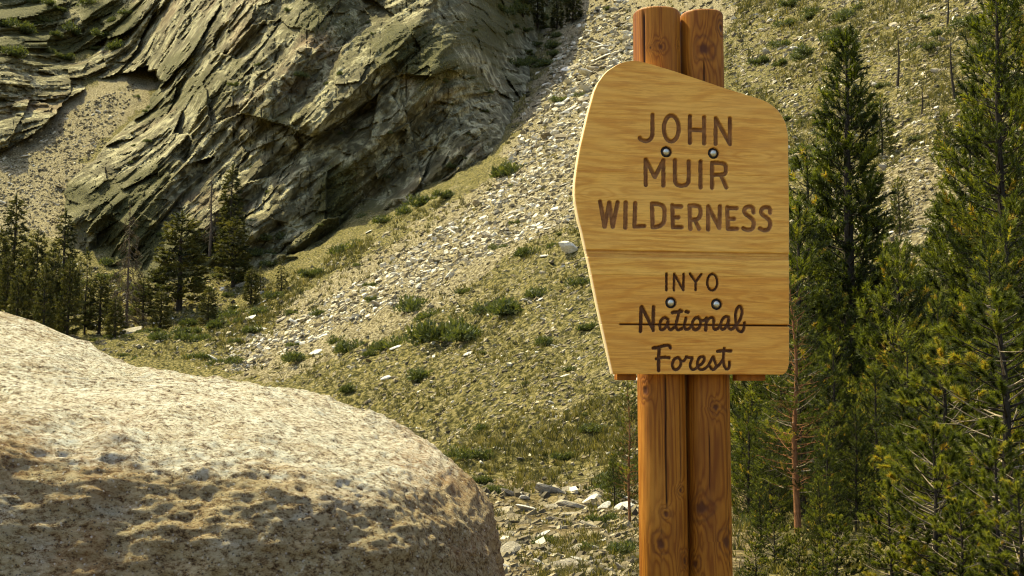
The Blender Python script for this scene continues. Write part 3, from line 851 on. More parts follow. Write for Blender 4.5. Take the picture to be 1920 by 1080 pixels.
            # grain bows round the knot
            grain = grain + np.sign(du) * 0.35 * np.exp(-(dz / (rk * 3.2)) ** 2) * np.exp(-np.abs(du) / (rk * 1.6)) * (1 - w)
            knot = np.maximum(knot, 0.95 * sstep(rk * 0.68, rk * 0.22, d)); knot = np.maximum(knot, 0.45 * np.exp(-((d - rk) / (rk * 0.14)) ** 2))
            dd += 0.0015 * sstep(rk * 0.5, rk * 0.2, d)
        for (ku, v0, v1, wmm) in checks:
            Xk, Z0 = ray(ku, v0); _, Z1 = ray(ku, v1)
            z0, z1 = EZ + Z1 * (ydepth - r0), EZ + Z0 * (ydepth - r0)
            cxk = ax_b + lean * ((z0 + z1) / 2 - zb_)
            sna = np.clip((Xk * ydepth - cxk) / r0, -0.97, 0.97); tk = -math.pi / 2 + math.asin(sna)
            du = np.abs((TH - tk) * r0 + 0.0012 * noise(ZZ * 9, ZZ * 0, seed + 1))
            g = sstep(wmm * 1.6, wmm * 0.5, du) * sstep(z0, z0 + 0.04, ZZ) * sstep(z1, z1 - 0.04, ZZ)
            chk = np.maximum(chk, g); dd += 0.006 * g
        r_ = rr_ - dd
        # eased top
        ez = np.clip((ZZ - (zt_ - 0.006)) / 0.006, 0, 1); r_ = r_ - 0.005 * ez ** 2
        ycen = ydepth
        x = cx_ + r_ * np.cos(TH); y = ycen + r_ * np.sin(TH)
        V = np.stack([x, y, ZZ], -1).reshape(-1, 3) - off
        nr, nc = TH.shape
        capi = len(V)
        V = np.vstack([V, np.array([[cx_[-1].mean(), ycen, zt_]]) - off])
        F = grid_faces(nr, nc, True)
        cap = np.stack([(nr - 1) * nc + np.arange(nc), (nr - 1) * nc + (np.arange(nc) + 1) % nc, np.full(nc, capi), np.full(nc, capi)], 1)
        me = mk_mesh("post", V, F, True, {"grain": np.append(grain.ravel(), 0), "knot": np.append(knot.ravel(), .4), "check": np.append(chk.ravel(), 0)}, [M_POST])
        import bmesh
        bm = bmesh.new(); bm.from_mesh(me); bm.verts.ensure_lookup_table()
        for q in cap: bm.faces.new((bm.verts[q[0]], bm.verts[q[1]], bm.verts[capi]))
        bm.to_mesh(me); bm.free()
        return link("post", me, root)
    YD = 3.42 + 0.034 + 0.078
    p1 = post(1230.5, 1245, 89, 25.5, [(1269.6,919,7),(1243,963,9),(1233.7,1020,15),(1277.7,1053,11),(1208,732,14),(1233.5,87,9),(1215,88,5),(1266,81,4)],
         [(1241,690,962,0.0022),(1203,10,300,0.0035),(1234,985,1010,0.0015),(1278,1010,1050,0.0015),(1268,740,915,0.001)], 1.0, YD + 0.00)
    p2 = post(1315, 1331, 82, 29, [(1334.8,763,11),(1310,952,20),(1354,1017,17),(1312,91,19),(1345.5,49,12),(1300,1060,12)],
         [(1313,105,170,0.0018),(1354,700,1080,0.0010),(1322,800,930,0.0009)], 21.0, YD + 0.022)
    p1["label"] = "left round brown post with a long vertical drying crack"; p2["label"] = "right round brown post with large ringed knots"
    # battens behind the board, their ends show under it
    def batten(u0, u1, v1):
        a0, _ = to_board(u0, 704); a1, _ = to_board(u1, 704)
        b_lo = to_board(u0, v1)[1]; b_hi = b_lo + 0.5
        pts = []
        for dpt in (TH + 0.001, TH + 0.038):
            for (a, b) in ((a0, b_lo), (a1, b_lo), (a1, b_hi), (a0, b_hi)):
                pts.append(np.array(to_world(a, b, dpt)) - off)
        F = np.array([(0,1,2,3),(7,6,5,4),(4,5,1,0),(5,6,2,1),(6,7,3,2),(7,4,0,3)])
        n = len(pts)
        me = mk_mesh("batten", np.array(pts), F, False, {"grain": np.arange(n) * .3, "knot": np.zeros(n), "check": np.zeros(n)}, [M_BATTEN])
        ob = link("batten", me, root)
        bv = ob.modifiers.new("bevel", 'BEVEL'); bv.width = 0.002; bv.segments = 2
    batten(1162, 1199, 712.5); batten(1388, 1443, 713.5)
build_sign()

# ------------------------------------------------------------------ loose rocks
def rock_mesh(seed, sub=2, flat=0.6, cuts=9):
    import bmesh
    r = np.random.default_rng(seed)
    bm = bmesh.new(); bmesh.ops.create_icosphere(bm, subdivisions=sub, radius=1.0)
    P = np.array([v.co[:] for v in bm.verts])
    N = r.normal(size=(cuts, 3)); N /= np.linalg.norm(N, axis=1, keepdims=True)
    D = r.uniform(0.45, 0.85, cuts)
    N = np.vstack([N, [[0.05, 0, 1.0]]]); D = np.append(D, 0.42)
    k = np.full(len(P), 9.0)
    for n, d in zip(N, D):
        c = P @ n
        k = np.where(c > 1e-3, np.minimum(k, d / np.maximum(c, 1e-3)), k)
    k = np.minimum(k, 1.0)
    P = P * k[:, None] * np.array([1.0, r.uniform(.6, .9), flat * r.uniform(.7, 1.1)])
    P += 0.03 * np.stack([noise(P[:, 0] * 3 + q, P[:, 1] * 3, P[:, 2] * 3) for q in (0, 9, 18)], 1)
    for v, c in zip(bm.verts, P): v.co = c
    me = bpy.data.meshes.new("rock"); bm.to_mesh(me); bm.free()
    return me
ROCK_ME = []
for k in range(12):
    me = rock_mesh(100 + k, 2, 0.55 if k % 3 else 0.8, 8 + k % 4)
    me.materials.append(M_ROCKS[(0, 1, 2, 0)[k % 4]]); ROCK_ME.append(me)

def slope_rot(n, r):
    out = np.zeros((n, 3))
    out[:, 0] = r.normal(0.30, 0.2, n); out[:, 1] = r.normal(-0.40, 0.2, n); out[:, 2] = r.uniform(0, 6.28, n)
    return out
def scatter_px(n, poly, r):
    xs = [p[0] for p in poly]; ys = [p[1] for p in poly]
    u = r.uniform(min(xs), max(xs), n * 3); v = r.uniform(min(ys), max(ys), n * 3)
    m = inpoly(u, v, poly)
    return u[m][:n], v[m][:n]
ALLSLOPE = [(560,520),(930,330),(985,160),(1010,90),(1090,-30),(1930,-30),(1930,600),(1500,900),(1210,935),(920,930),(860,880),(600,740),(420,710),(380,640)]
GULLY = [(1110,20),(1180,0),(1190,120),(1120,160),(1090,290),(1075,420),(900,500),(690,600),(440,705),(420,660),(620,560),(800,450),(930,345),(1000,220),(1040,110)]
WASH = [(900,925),(1010,905),(1200,925),(1200,1090),(900,1090)]
VALLEY = [(-10,590),(120,640),(230,690),(330,690),(440,712),(560,560),(480,520),(280,540),(100,480),(-10,480)]
CHUTE = [(-10,480),(-10,310),(130,205),(270,150),(200,265),(115,365),(140,440),(60,440)]
RIGHTUP = [(1360,-20),(1930,-20),(1930,260),(1830,420),(1640,480),(1480,330),(1420,200),(1360,150)]
TAN = ["rock", "stone"]

def build_big_rocks():
    r = np.random.default_rng(31)
    items = []      # u, v, px width, white?
    given = [(1070,481,33,1),(1178,640,14,1),(705,547,24,1),(858,433,26,1),(852,445,16,1),(885,413,20,1),(1000,341,24,1),(998,354,14,1),(677,535,16,1),(640,565,14,1),(880,497,16,1),(835,468,12,1),(875,468,14,1),
             (460,609,26,1),(740,671,18,1),(880,671,18,1),(1058,720,14,1),(605,632,16,1),(630,660,14,1),(590,668,16,1),(945,906,32,1),(1038,905,12,1),(1735,352,16,1),(1020,610,10,1),(985,577,12,1),(1010,577,10,1),
             (958,405,16,1),(920,375,14,1),(890,360,14,1),(1042,390,18,1),(970,340,12,1),(640,400,0,0),(690,440,10,1),(800,520,14,1),(520,640,18,1),(560,600,16,1),(48,295,14,1),(80,270,12,1),(415,640,20,0),(250,640,26,0),(160,615,40,2),
             (1740,360,14,1),(1890,18,14,1),(1720,300,12,1),(1770,150,16,0),(1600,70,16,0),(1680,60,18,0)]
    items += [(u, v, w * 0.9, k) for u, v, w, k in given if w]
    wash = [(993,978,34,1),(960,955,40,0),(1035,955,34,0),(1070,975,40,0),(1100,970,28,1),(1065,1000,52,2),(955,990,40,2),(1180,968,40,1),(1165,985,30,1),(1020,992,18,1),(1130,980,20,1),(920,950,30,0),(1085,925,20,1),(1005,925,24,1),(965,925,20,0),
            (950,1052,36,0),(1030,1050,34,0),(1060,1070,40,0),(1090,1060,24,1),(1005,1015,26,1),(945,1075,30,1),(1080,1040,28,0),(1110,1005,24,0),(980,945,22,2),(1150,1020,26,2),(915,985,22,0),(1015,1070,22,1),(1140,1060,28,2),(1170,1075,30,0)]
    items += wash
    nw = len(wash)
    for poly, n, lo, hi, pw in (([(1110,20),(1180,0),(1190,120),(1120,160),(1090,290),(1020,300),(960,330),(1000,220),(1040,110)], 34, 14, 30, .6), (GULLY, 70, 11, 22, .7), (ALLSLOPE, 60, 9, 15, .55), (RIGHTUP, 45, 10, 20, .5), (WASH, 40, 12, 28, .12), (VALLEY, 18, 10, 18, .4), (CHUTE, 14, 8, 13, .3)):
        u, v = scatter_px(n, poly, r)
        for a, b in zip(u, v): items.append((a, b, lo + (hi - lo) * r.random() ** 2, 1 if r.random() < pw else (0 if r.random() < .6 else 2)))
    U = np.array([i[0] for i in items]); Vv = np.array([i[1] for i in items])
    P, oncl, ok = hit_any(U, Vv)
    order = {0: (0, 3, 4, 7), 1: (1, 5, 9), 2: (2, 6, 10)}
    nm = {0: "cream", 1: "whitish", 2: "tan"}
    for k, (it, p, c, g) in enumerate(zip(items, P, oncl, ok)):
        if not g or (c and p[1] > 330): continue
        w = it[2] * p[1] / FPX * 0.84
        me = ROCK_ME[order[it[3]][k % len(order[it[3]])]]
        o = bpy.data.objects.new("rock", me); COL.objects.link(o)
        s = r.uniform(0.85, 1.15, 3)
        o.scale = (w * s[0] * 1.25, w * s[1] * 0.85, w * s[2] * (0.45 if it[3] == 1 else 0.6))
        o.rotation_euler = (r.normal(0.34, 0.16), r.normal(-0.36, 0.16), r.uniform(-0.6, 0.6) + (math.pi if r.random() < .5 else 0))
        o.location = (p[0], p[1], p[2] + 0.12 * w)
        big = it[2] > 22
        if it[1] > 900 and p[1] < 70:
            o["label"] = "%s angular rock among the stones and grass of the wash beyond the boulder" % nm[it[3]]; o["group"] = "%s rocks in the wash" % nm[it[3]]
        elif it[0] < 400 and it[1] < 480:
            o["label"] = "%s rock lying on the sandy chute left of the cliff" % nm[it[3]]; o["group"] = "%s rocks on the sandy chute" % nm[it[3]]
        elif it[0] < 480:
            o["label"] = "%s rock lying on the valley floor among the far conifers" % nm[it[3]]; o["group"] = "%s rocks on the valley floor" % nm[it[3]]
        elif it[0] > 1360:
            o["label"] = "%s rock on the grassy hillside above the pines" % nm[it[3]]; o["group"] = "%s rocks above the pines" % nm[it[3]]
        else:
            o["label"] = "%s%s rock lying on the open scree slope below the cliff" % ("large " if big else "", nm[it[3]]); o["group"] = "%s%s rocks on the scree" % ("large " if big else "", nm[it[3]])
        o["category"] = "rock"
build_big_rocks()

def build_stones():
    r = np.random.default_rng(5)
    us, vv, ws, ts = [], [], [], []
    for poly, n, lo, hi, tone, tsd in ((GULLY, 14000, 2.4, 11, .74, .25), (ALLSLOPE, 26000, 1.8, 8, .44, .26), (RIGHTUP, 6500, 2, 9, .50, .28), (WASH, 2200, 3, 18, .34, .22), (VALLEY, 2600, 2, 8, .5, .22), (CHUTE, 2600, 1.5, 5.5, .48, .26)):
        u, v = scatter_px(n, poly, r)
        us.append(u); vv.append(v); ws.append(lo + (hi - lo) * r.random(len(u)) ** 3); ts.append(np.clip(r.normal(tone, tsd, len(u)), 0, 1))
    u = np.concatenate(us); v = np.concatenate(vv); w = np.concatenate(ws); t = np.concatenate(ts)
    P, oncl, ok = hit_any(u, v)
    ok &= ~oncl
    P, w, t = P[ok], w[ok], t[ok]
    n = len(P)
    S = w * P[:, 1] / FPX * 0.62
    cube = np.array([(-1,-1,-1),(1,-1,-1),(1,1,-1),(-1,1,-1),(-1,-1,1),(1,-1,1),(1,1,1),(-1,1,1)], float)
    J = cube[None] + r.uniform(-0.55, 0.55, (n, 8, 3))
    J[:, 4:, :2] *= 0.8; J[:, 4:, 2] = 1 + (J[:, 4:, 2] - 1) * 0.4
    J *= np.stack([np.ones(n), r.uniform(.55, .9, n), r.uniform(.3, .65, n)], 1)[:, None]
    rot = slope_rot(n, r)
    def R(ax, a):
        c, s = np.cos(a), np.sin(a); o = np.zeros((n, 3, 3)); i, j = [(1, 2), (2, 0), (0, 1)][ax]
        o[:, ax, ax] = 1; o[:, i, i] = c; o[:, j, j] = c; o[:, i, j] = -s; o[:, j, i] = s
        return o
    M = R(0, rot[:, 0]) @ R(1, rot[:, 1]) @ R(2, rot[:, 2])
    V = np.einsum('nij,nkj->nki', M, J) * S[:, None, None] + P[:, None] + np.array([0, 0, 0.1]) * S[:, None, None]
    q = np.array([(0,3,2,1),(4,5,6,7),(0,1,5,4),(1,2,6,5),(2,3,7,6),(3,0,4,7)])
    F = (np.arange(n)[:, None, None] * 8 + q[None]).reshape(-1, 4)
    me = mk_mesh("stones", V.reshape(-1, 3), F, False, {"tone": np.repeat(t, 8)}, [M_STONE])
    link("loose_stones", me, kind="stuff", label="small pale stones strewn over the scree and hillsides", cat="stones")
build_stones()

# ------------------------------------------------------------------ grass and shrubs
def tri_blades(base, tip, width, side):
    """one triangle per blade"""
    V = np.stack([base - side * width[:, None] * .5, base + side * width[:, None] * .5, tip], 1)
    n = len(base)
    return V.reshape(-1, 3), np.arange(n * 3).reshape(n, 3)
def build_grass():
    r = np.random.default_rng(9)
    us, vv, hs, ns, tn = [], [], [], [], []
    LOWGRASS = [(820,840),(1000,780),(1200,760),(1200,1090),(1000,1090),(930,1000)]
    for poly, n, lo, hi, tone in ((ALLSLOPE, 24000, 4, 13, .30), (RIGHTUP, 13000, 4, 15, .28), (LOWGRASS, 5200, 6, 20, .36), (VALLEY, 3000, 4, 12, .45), ([(1370,900),(1930,880),(1930,1090),(1370,1090)], 2600, 8, 30, .25), ([(520,530),(930,330),(900,420),(700,520),(560,600),(420,690),(380,640)], 6500, 4, 14, .26)):
        u, v = scatter_px(n, poly, r)
        us.append(u); vv.append(v); hs.append(lo + (hi - lo) * r.random(len(u)) ** 2); tn.append(np.clip(r.normal(tone, .28, len(u)), 0, 1))
    u = np.concatenate(us); v = np.concatenate(vv); h = np.concatenate(hs); t = np.concatenate(tn)
    scr = np.zeros(u.shape, bool)
    for p in P_SCREE: scr |= inpoly(u, v, p)
    patch = fbm(u * 0.012, v * 0.02, 4.0, 3)
    keep = np.where(scr, r.random(len(u)) < 0.16, patch + r.normal(0, .35, len(u)) > -0.15)
    u, v, h, t = u[keep], v[keep], h[keep], t[keep]
    P, oncl, ok = hit_any(u, v); ok &= ~oncl
    P, h, t = P[ok], h[ok], t[ok]
    K = 9
    n = len(P)
    S = h * P[:, 1] / FPX
    B = np.repeat(P, K, 0); s = np.repeat(S, K); T = np.clip(np.repeat(t, K) + r.normal(0, .1, n * K), 0, 1)
    a = r.uniform(0, 6.28, n * K); rad = r.random(n * K) * s * 0.45
    B = B + np.stack([rad * np.cos(a), rad * np.sin(a), np.zeros(n * K) - 0.05 * s], 1)
    a2 = r.uniform(0, 6.28, n * K); ln = s * r.uniform(.5, 1.1, n * K); ti = r.uniform(.1, .8, n * K)
    D = np.stack([np.cos(a2) * ti, np.sin(a2) * ti, np.ones(n * K)], 1) * ln[:, None]
    side = np.stack([np.cos(a), np.sin(a) * .4, np.zeros(n * K)], 1)
    V, F = tri_blades(B, B + D, s * 0.17, side)
    me = mk_mesh("grass", V, F, False, {"tone": np.repeat(T, 3)}, [M_GRASS])
    link("dry_grass", me, kind="stuff", label="dry olive grass tufts on the hillsides and wash", cat="grass")
build_grass()

def leaf_cloud(r, n, shape, leaf, flat=0.6):
    d = r.normal(size=(n, 3)); d /= np.linalg.norm(d, axis=1, keepdims=True); d[:, 2] = np.abs(d[:, 2])
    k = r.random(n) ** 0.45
    P = d * k[:, None] * shape
    up = d * 0.7 + np.array([0, 0, 0.5]) + r.normal(0, .5, (n, 3)); up /= np.linalg.norm(up, axis=1, keepdims=True)
    side = np.cross(up, r.normal(size=(n, 3))); side /= np.linalg.norm(side, axis=1, keepdims=True)
    ln = leaf * r.uniform(.6, 1.3, n)
    V, F = tri_blades(P, P + up * ln[:, None], ln * flat, side)
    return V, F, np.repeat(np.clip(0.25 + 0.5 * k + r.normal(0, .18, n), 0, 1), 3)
SHRUBS = []
def shrub_proto(seed):
    r = np.random.default_rng(seed)
    Vs, Fs, Ts = [], [], []; c = 0
    for k in range(r.integers(5, 9)):
        p = np.array([r.normal(0, .45), r.normal(0, .35), r.uniform(-.05, .12)]); sh = np.array([.45, .45, .55]) * r.uniform(.6, 1.15)
        V, F, T = leaf_cloud(r, 190, sh, 0.17, .5)
        Vs.append(V + p); Fs.append(F + c); Ts.append(T); c += len(V)
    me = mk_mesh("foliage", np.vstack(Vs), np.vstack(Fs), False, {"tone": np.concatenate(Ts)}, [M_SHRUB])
    # stems
    SV, SF = [], []; c = 0
    for k in range(6):
        a = r.uniform(0, 6.28); tip = np.array([math.cos(a) * .45, math.sin(a) * .45, .4])
        V, F = tube([np.zeros(3), tip * .5 + [0, 0, .08], tip], [.03, .02, .008], 5)
        SV.append(V); SF.append(F + c); c += len(V)
    return me, mk_mesh("stem", np.vstack(SV), np.vstack(SF), True, None, [M_BARK])
def tube(pts, rad, seg=6):
    pts = np.array(pts, float); n = len(pts)
    T = np.gradient(pts, axis=0); T /= np.linalg.norm(T, axis=1, keepdims=True) + 1e-9
    ref = np.array([0.31, 0.95, 0.05]) if abs(T[0][2]) > 0.7 else np.array([0, 0, 1.0])
    A = np.cross(T, ref); A /= np.linalg.norm(A, axis=1, keepdims=True) + 1e-9
    B = np.cross(T, A)
    th = np.linspace(0, 2 * math.pi, seg, endpoint=False)
    rad = np.asarray(rad, float)
    V = pts[:, None] + rad[:, None, None] * (A[:, None] * np.cos(th)[None, :, None] + B[:, None] * np.sin(th)[None, :, None])
    return V.reshape(-1, 3), grid_faces(n, seg, True)
for s in range(6):
    f, st = shrub_proto(300 + s)
    rt = bpy.data.objects.new("shrub", None)
    SHRUBS.append((f, st))
def build_shrubs():
    r = np.random.default_rng(77)
    L = [(770,585,60),(800,600,50),(850,640,95),(890,640,70),(955,605,75),(925,590,50),(655,672,52),(725,665,55),(695,680,30),(562,692,42),(785,715,58),(1066,868,40),(1110,805,45),(937,476,26),(655,748,36),(1030,650,34),(905,815,30),
         (985,500,40),(1010,560,50),(1100,540,40),(1035,480,30),(940,330,60),(800,380,60),(760,400,45),(720,420,40),(650,470,50),(590,520,40),(620,440,30),(690,410,30),(840,375,40),(1050,205,30),(1090,190,20),(970,420,20),(1090,620,36),(870,560,30),(700,580,26),
         (1480,48,34),(1512,105,46),(1430,125,34),(1590,45,50),(1530,30,40),(1760,75,40),(1820,60,40),(1850,110,40),(1740,110,30),(1580,120,36),(1560,75,30),(1500,330,40),(1520,290,30),(1490,270,40),
         (1400,960,60),(1440,1000,60),(1560,990,70),(1520,950,60),(1600,950,60),(1650,985,60),(1470,940,50),(1090,1040,40),(1020,1030,40),(1140,1000,50),(1165,1050,50),(930,930,44),(1060,925,60),(1110,915,70),(1150,900,60),(1030,930,50),(1180,880,60),(880,880,46),(905,900,36),(930,945,40),
         (545,585,30),(520,560,34),(490,590,40),(430,600,50),(410,630,50),(380,650,40),(470,630,36),(360,610,40),(300,650,40),(250,600,50),(215,520,40),(200,500,36),(260,560,40),(520,500,40),(480,480,40),(500,450,40),(100,640,60),(55,620,60),(600,600,30),(350,640,36)]
    for poly, n, lo, hi in ((ALLSLOPE, 48, 12, 34), (RIGHTUP, 46, 18, 44), (VALLEY, 34, 18, 40), ([(-10,-30),(260,-30),(230,110),(120,130),(-10,130)], 26, 20, 44), ([(930,-30),(1090,-30),(1060,90),(1000,170),(960,120)], 30, 14, 34), ([(300,20),(900,20),(930,280),(700,400),(560,470),(300,470),(180,380)], 40, 9, 22)):
        u, v = scatter_px(n, poly, r)
        L += [(a, b, lo + (hi - lo) * r.random() ** 2) for a, b in zip(u, v)]
    P, oncl, ok = hit_any(np.array([l[0] for l in L], float), np.array([l[1] for l in L], float))
    for k, (l, p, c, g) in enumerate(zip(L, P, oncl, ok)):
        if not g: continue
        w = l[2] * p[1] / FPX * 0.72
        if l[0] < 300 and c: lab, grp = "dark green shrub clinging to the rocks in the corner above the sandy chute", "shrubs on the rocks above the chute"
        elif c and l[0] < 930: lab, grp = "small olive shrub growing from a ledge of the rock cliff", "shrubs on the cliff ledges"
        elif 900 < l[0] < 1110 and l[1] < 200: lab, grp = "olive shrub in the gully to the right of the cliff", "shrubs in the gully"
        elif l[0] > 1360 and l[1] > 900: lab, grp = "low green shrub growing under the stand of pines", "shrubs under the pines"
        elif l[0] > 1360: lab, grp = "low green shrub on the rocky hillside above the pines", "shrubs above the pines"
        elif l[1] > 860: lab, grp = "low green shrub beside the stony wash", "shrubs beside the wash"
        elif l[0] < 540: lab, grp = "low green shrub on the valley floor among the far conifers", "shrubs on the valley floor"
        elif l[2] > 45: lab, grp = "broad dark green shrub spreading on the open scree slope", "broad shrubs on the scree slope"
        else: lab, grp = "small dark green shrub dotting the open scree slope", "small shrubs on the scree slope"
        f, st = SHRUBS[k % 6]
        o = link("shrub", None, None, (p[0], p[1], p[2] - 0.05 * w), lab, "shrub", grp)
        o.scale = (w, w, w * r.uniform(.8, 1.15)); o.rotation_euler = (0, 0, r.uniform(0, 6.28))
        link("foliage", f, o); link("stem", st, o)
build_shrubs()

# ------------------------------------------------------------------ trees
def conifer(seed, h, rad, base, n_br, shoots, slen, nl, nw, npn, up=0.5, prof=0.8, trunk_r=None, bend=0.0, gap=0.0, mat=None, bark=None, brr=0.02, tone=0.0, dead=0, topbrush=True, deadmat=None, inner=.45):
    """returns (trunk mesh, crown mesh); a trunk with limbs, needles borne on shoots"""
    r = np.random.default_rng(seed)
    tr = trunk_r or h * 0.017
    zz = np.linspace(0, 1, 14)
    bx = bend * h * np.sin(zz * 2.4) * 0.5 + 0.012 * h * noise(zz * 3, zz * 0, seed * 1.3); by = 0.012 * h * noise(zz * 3, zz * 0 + 5, seed * 1.7)
    ax = np.stack([bx, by, zz * h - 0.3 * (zz == 0)], 1)
    TV, TF = tube(ax, tr * (1 - zz) ** 0.8 + 0.012, 9)
    Vs, Fs = [TV], [TF]; c = len(TV)
    SP, SD, SL, ST = [], [], [], []
    DV, DF = [], []; dc = 0
    g = 2.399963
    a = r.uniform(0, 6)
    for k in range(n_br):
        f = (k + r.random()) / n_br
        t = base + (1 - base) * f
        if r.random() < gap: continue
        a += g + r.normal(0, .25)
        L = rad * max(0.06, (1 - f) ** prof) * (0.55 + 0.45 * min(1, f * 6 + .35)) * r.uniform(.65, 1.15)
        p0 = np.array([np.interp(t, zz, ax[:, 0]), np.interp(t, zz, ax[:, 1]), t * h])
        rise = up * (0.25 + 0.9 * f) + r.normal(0, .10)
        d = np.array([math.cos(a), math.sin(a), rise]); 
        s = np.linspace(0, 1, 5)
        pts = p0 + d * L * s[:, None] + np.array([0, 0, 1.0]) * (s[:, None] ** 2) * L * 0.22 * np.sign(up) - np.array([0, 0, 1.0]) * L * 0.10 * s[:, None] * (1 - f)
        isdead = r.random() < dead
        V, F = tube(pts, brr * (0.5 + L / rad) * (1 - 0.8 * s) , 4)
        if isdead and deadmat:
            DV.append(V); DF.append(F + dc); dc += len(V)
            for q in range(3):
                i0 = r.integers(1, 4); tw = np.array([r.normal(), r.normal(), r.normal(0, .5)]) * L * .22
                V, F = tube([pts[i0], pts[i0] + tw * .5 + d * L * .06, pts[i0] + tw + d * L * .18], [brr * .5, brr * .35, brr * .12], 3)
                DV.append(V); DF.append(F + dc); dc += len(V)
        else:
            Vs.append(V); Fs.append(F + c); c += len(V)
        btone = r.normal(0, .26)
        ns = max(2, int(shoots * L / rad + .5))
        if isdead: continue
        for q in range(ns):
            ss = 1.0 if q == 0 else r.uniform(inner, 1.0)
            pp = np.array([np.interp(ss, s, pts[:, i]) for i in range(3)])
            lat = np.array([-math.sin(a), math.cos(a), 0]) * r.normal(0, 1)
            dd = np.array([math.cos(a), math.sin(a), 0]) * r.uniform(.2, .9) + lat * (0 if q == 0 else .8) + np.array([0, 0, up * 1.6 + r.normal(0, .25)])
            dd /= np.linalg.norm(dd)
            ln = slen * r.uniform(.6, 1.25)
            off = lat * L * 0.16 * (0 if q == 0 else 1)
            if q and nl > 0.05:
                V, F = tube([pp, pp + off, pp + off + dd * ln], [brr * .35, brr * .28, brr * .15], 3)
                Vs.append(V); Fs.append(F + c); c += len(V)
            SP.append(pp + off); SD.append(dd); SL.append(ln); ST.append(np.clip(r.normal(0.45 + tone + btone, .12), 0, .93) if r.random() > .015 else 1.0)
    if topbrush:
        for q in range(4):
            SP.append(ax[-1] - [0, 0, slen * .5 * q]); SD.append(np.array([r.normal(0, .1), r.normal(0, .1), 1.0])); SL.append(slen); ST.append(.45)
    SP, SD, SL, ST = map(np.array, (SP, SD, SL, ST))
    n = len(SP)
    P = np.repeat(SP, npn, 0); D = np.repeat(SD, npn, 0); Ls = np.repeat(SL, npn)
    tt = r.random(n * npn) ** 0.8
    B = P + D * (tt * Ls)[:, None]
    R = np.cross(D, r.normal(size=D.shape)); R /= np.linalg.norm(R, axis=1, keepdims=True) + 1e-9
    an = r.uniform(.35, 1.1, n * npn)[:, None]
    N = D * np.cos(an) + R * np.sin(an)
    side = np.cross(N, r.normal(size=D.shape)); side /= np.linalg.norm(side, axis=1, keepdims=True) + 1e-9
    ln = nl * r.uniform(.7, 1.2, n * npn)
    V, F = tri_blades(B, B + N * ln[:, None], np.full(n * npn, nw), side)
    T = np.clip(np.repeat(ST, npn) + r.normal(0, .06, n * npn), 0, 1)
    cm = mk_mesh("crown", V, F, False, {"tone": np.repeat(T, 3)}, [mat or M_PINE])
    tm = mk_mesh("trunk", np.vstack(Vs), np.vstack(Fs), True, None, [bark or M_BARK])
    dm = mk_mesh('dead_branches', np.vstack(DV), np.vstack(DF), True, None, [deadmat]) if DV else None
    return tm, cm, dm

PROTO = {}
def proto(key, **kw):
    PROTO[key] = conifer(**kw)
# heights are for scale 1
proto("tall", seed=1, h=13.5, rad=1.75, base=0.10, n_br=190, shoots=15, slen=0.46, nl=0.17, nw=0.042, npn=40, up=0.55, prof=0.75, trunk_r=0.24, brr=0.030, gap=.04, tone=-.2)
proto("broad", seed=2, h=15, rad=2.8, base=0.06, n_br=190, shoots=19, slen=0.46, nl=0.17, nw=0.042, npn=34, up=0.5, prof=0.7, trunk_r=0.22, brr=0.030, gap=.06)
proto("young_a", seed=3, h=6, rad=1.6, base=0.04, n_br=110, shoots=13, slen=0.36, nl=0.13, nw=0.024, npn=44, up=0.6, prof=0.7, trunk_r=0.09, brr=0.018, tone=-.02)
proto("young_b", seed=4, h=7, rad=1.5, base=0.05, n_br=120, shoots=12, slen=0.36, nl=0.13, nw=0.024, npn=44, up=0.5, prof=0.65, trunk_r=0.10, brr=0.018, tone=-.12)
proto("near_a", seed=5, h=4.6, rad=1.5, base=0.08, n_br=96, shoots=9, slen=0.20, nl=0.10, nw=0.013, npn=170, up=0.5, prof=0.6, trunk_r=0.08, brr=0.020, deadmat=M_DEAD, dead=.22, tone=.0)
proto("near_b", seed=6, h=3.4, rad=1.2, base=0.05, n_br=66, shoots=9, slen=0.19, nl=0.10, nw=0.013, npn=170, up=0.55, prof=0.6, trunk_r=0.05, brr=0.018, deadmat=M_DEAD, dead=.18, tone=.04)
proto("slender", seed=7, h=8.5, rad=1.9, base=0.16, n_br=110, shoots=15, slen=0.28, nl=0.11, nw=0.018, npn=46, up=0.35, prof=0.5, trunk_r=0.125, brr=0.016, bark=M_REDBARK, dead=.15, deadmat=M_DEAD, tone=-.15)
proto("far_a", seed=8, h=18, rad=2.9, base=0.06, n_br=90, shoots=14, slen=0.85, nl=0.45, nw=0.14, npn=30, up=-0.05, prof=0.75, trunk_r=0.35, brr=0.05, mat=M_FIR, gap=.08)
proto("far_b", seed=9, h=18, rad=3.4, base=0.10, n_br=80, shoots=15, slen=0.95, nl=0.48, nw=0.15, npn=30, up=0.15, prof=0.45, trunk_r=0.4, brr=0.06, mat=M_FIR, gap=.12, tone=.1)
proto("far_thin", seed=10, h=14, rad=1.5, base=0.10, n_br=60, shoots=7, slen=0.6, nl=0.42, nw=0.14, npn=16, up=-0.1, prof=0.6, trunk_r=0.2, brr=0.04, mat=M_FIR, gap=.12)
proto("dead_bare", seed=11, h=16, rad=2.2, base=0.15, n_br=70, shoots=4, slen=0.6, nl=0.35, nw=0.06, npn=9, up=-0.35, prof=0.3, trunk_r=0.42, brr=0.05, bark=M_FARDEAD, mat=M_BROWN, dead=.5, topbrush=False)
proto("dead_droop", seed=12, h=17, rad=3.4, base=0.12, n_br=80, shoots=10, slen=0.8, nl=0.42, nw=0.08, npn=14, up=-0.42, prof=0.5, trunk_r=0.28, brr=0.05, bark=M_FARDEAD, mat=M_BROWN, dead=.2, topbrush=True)
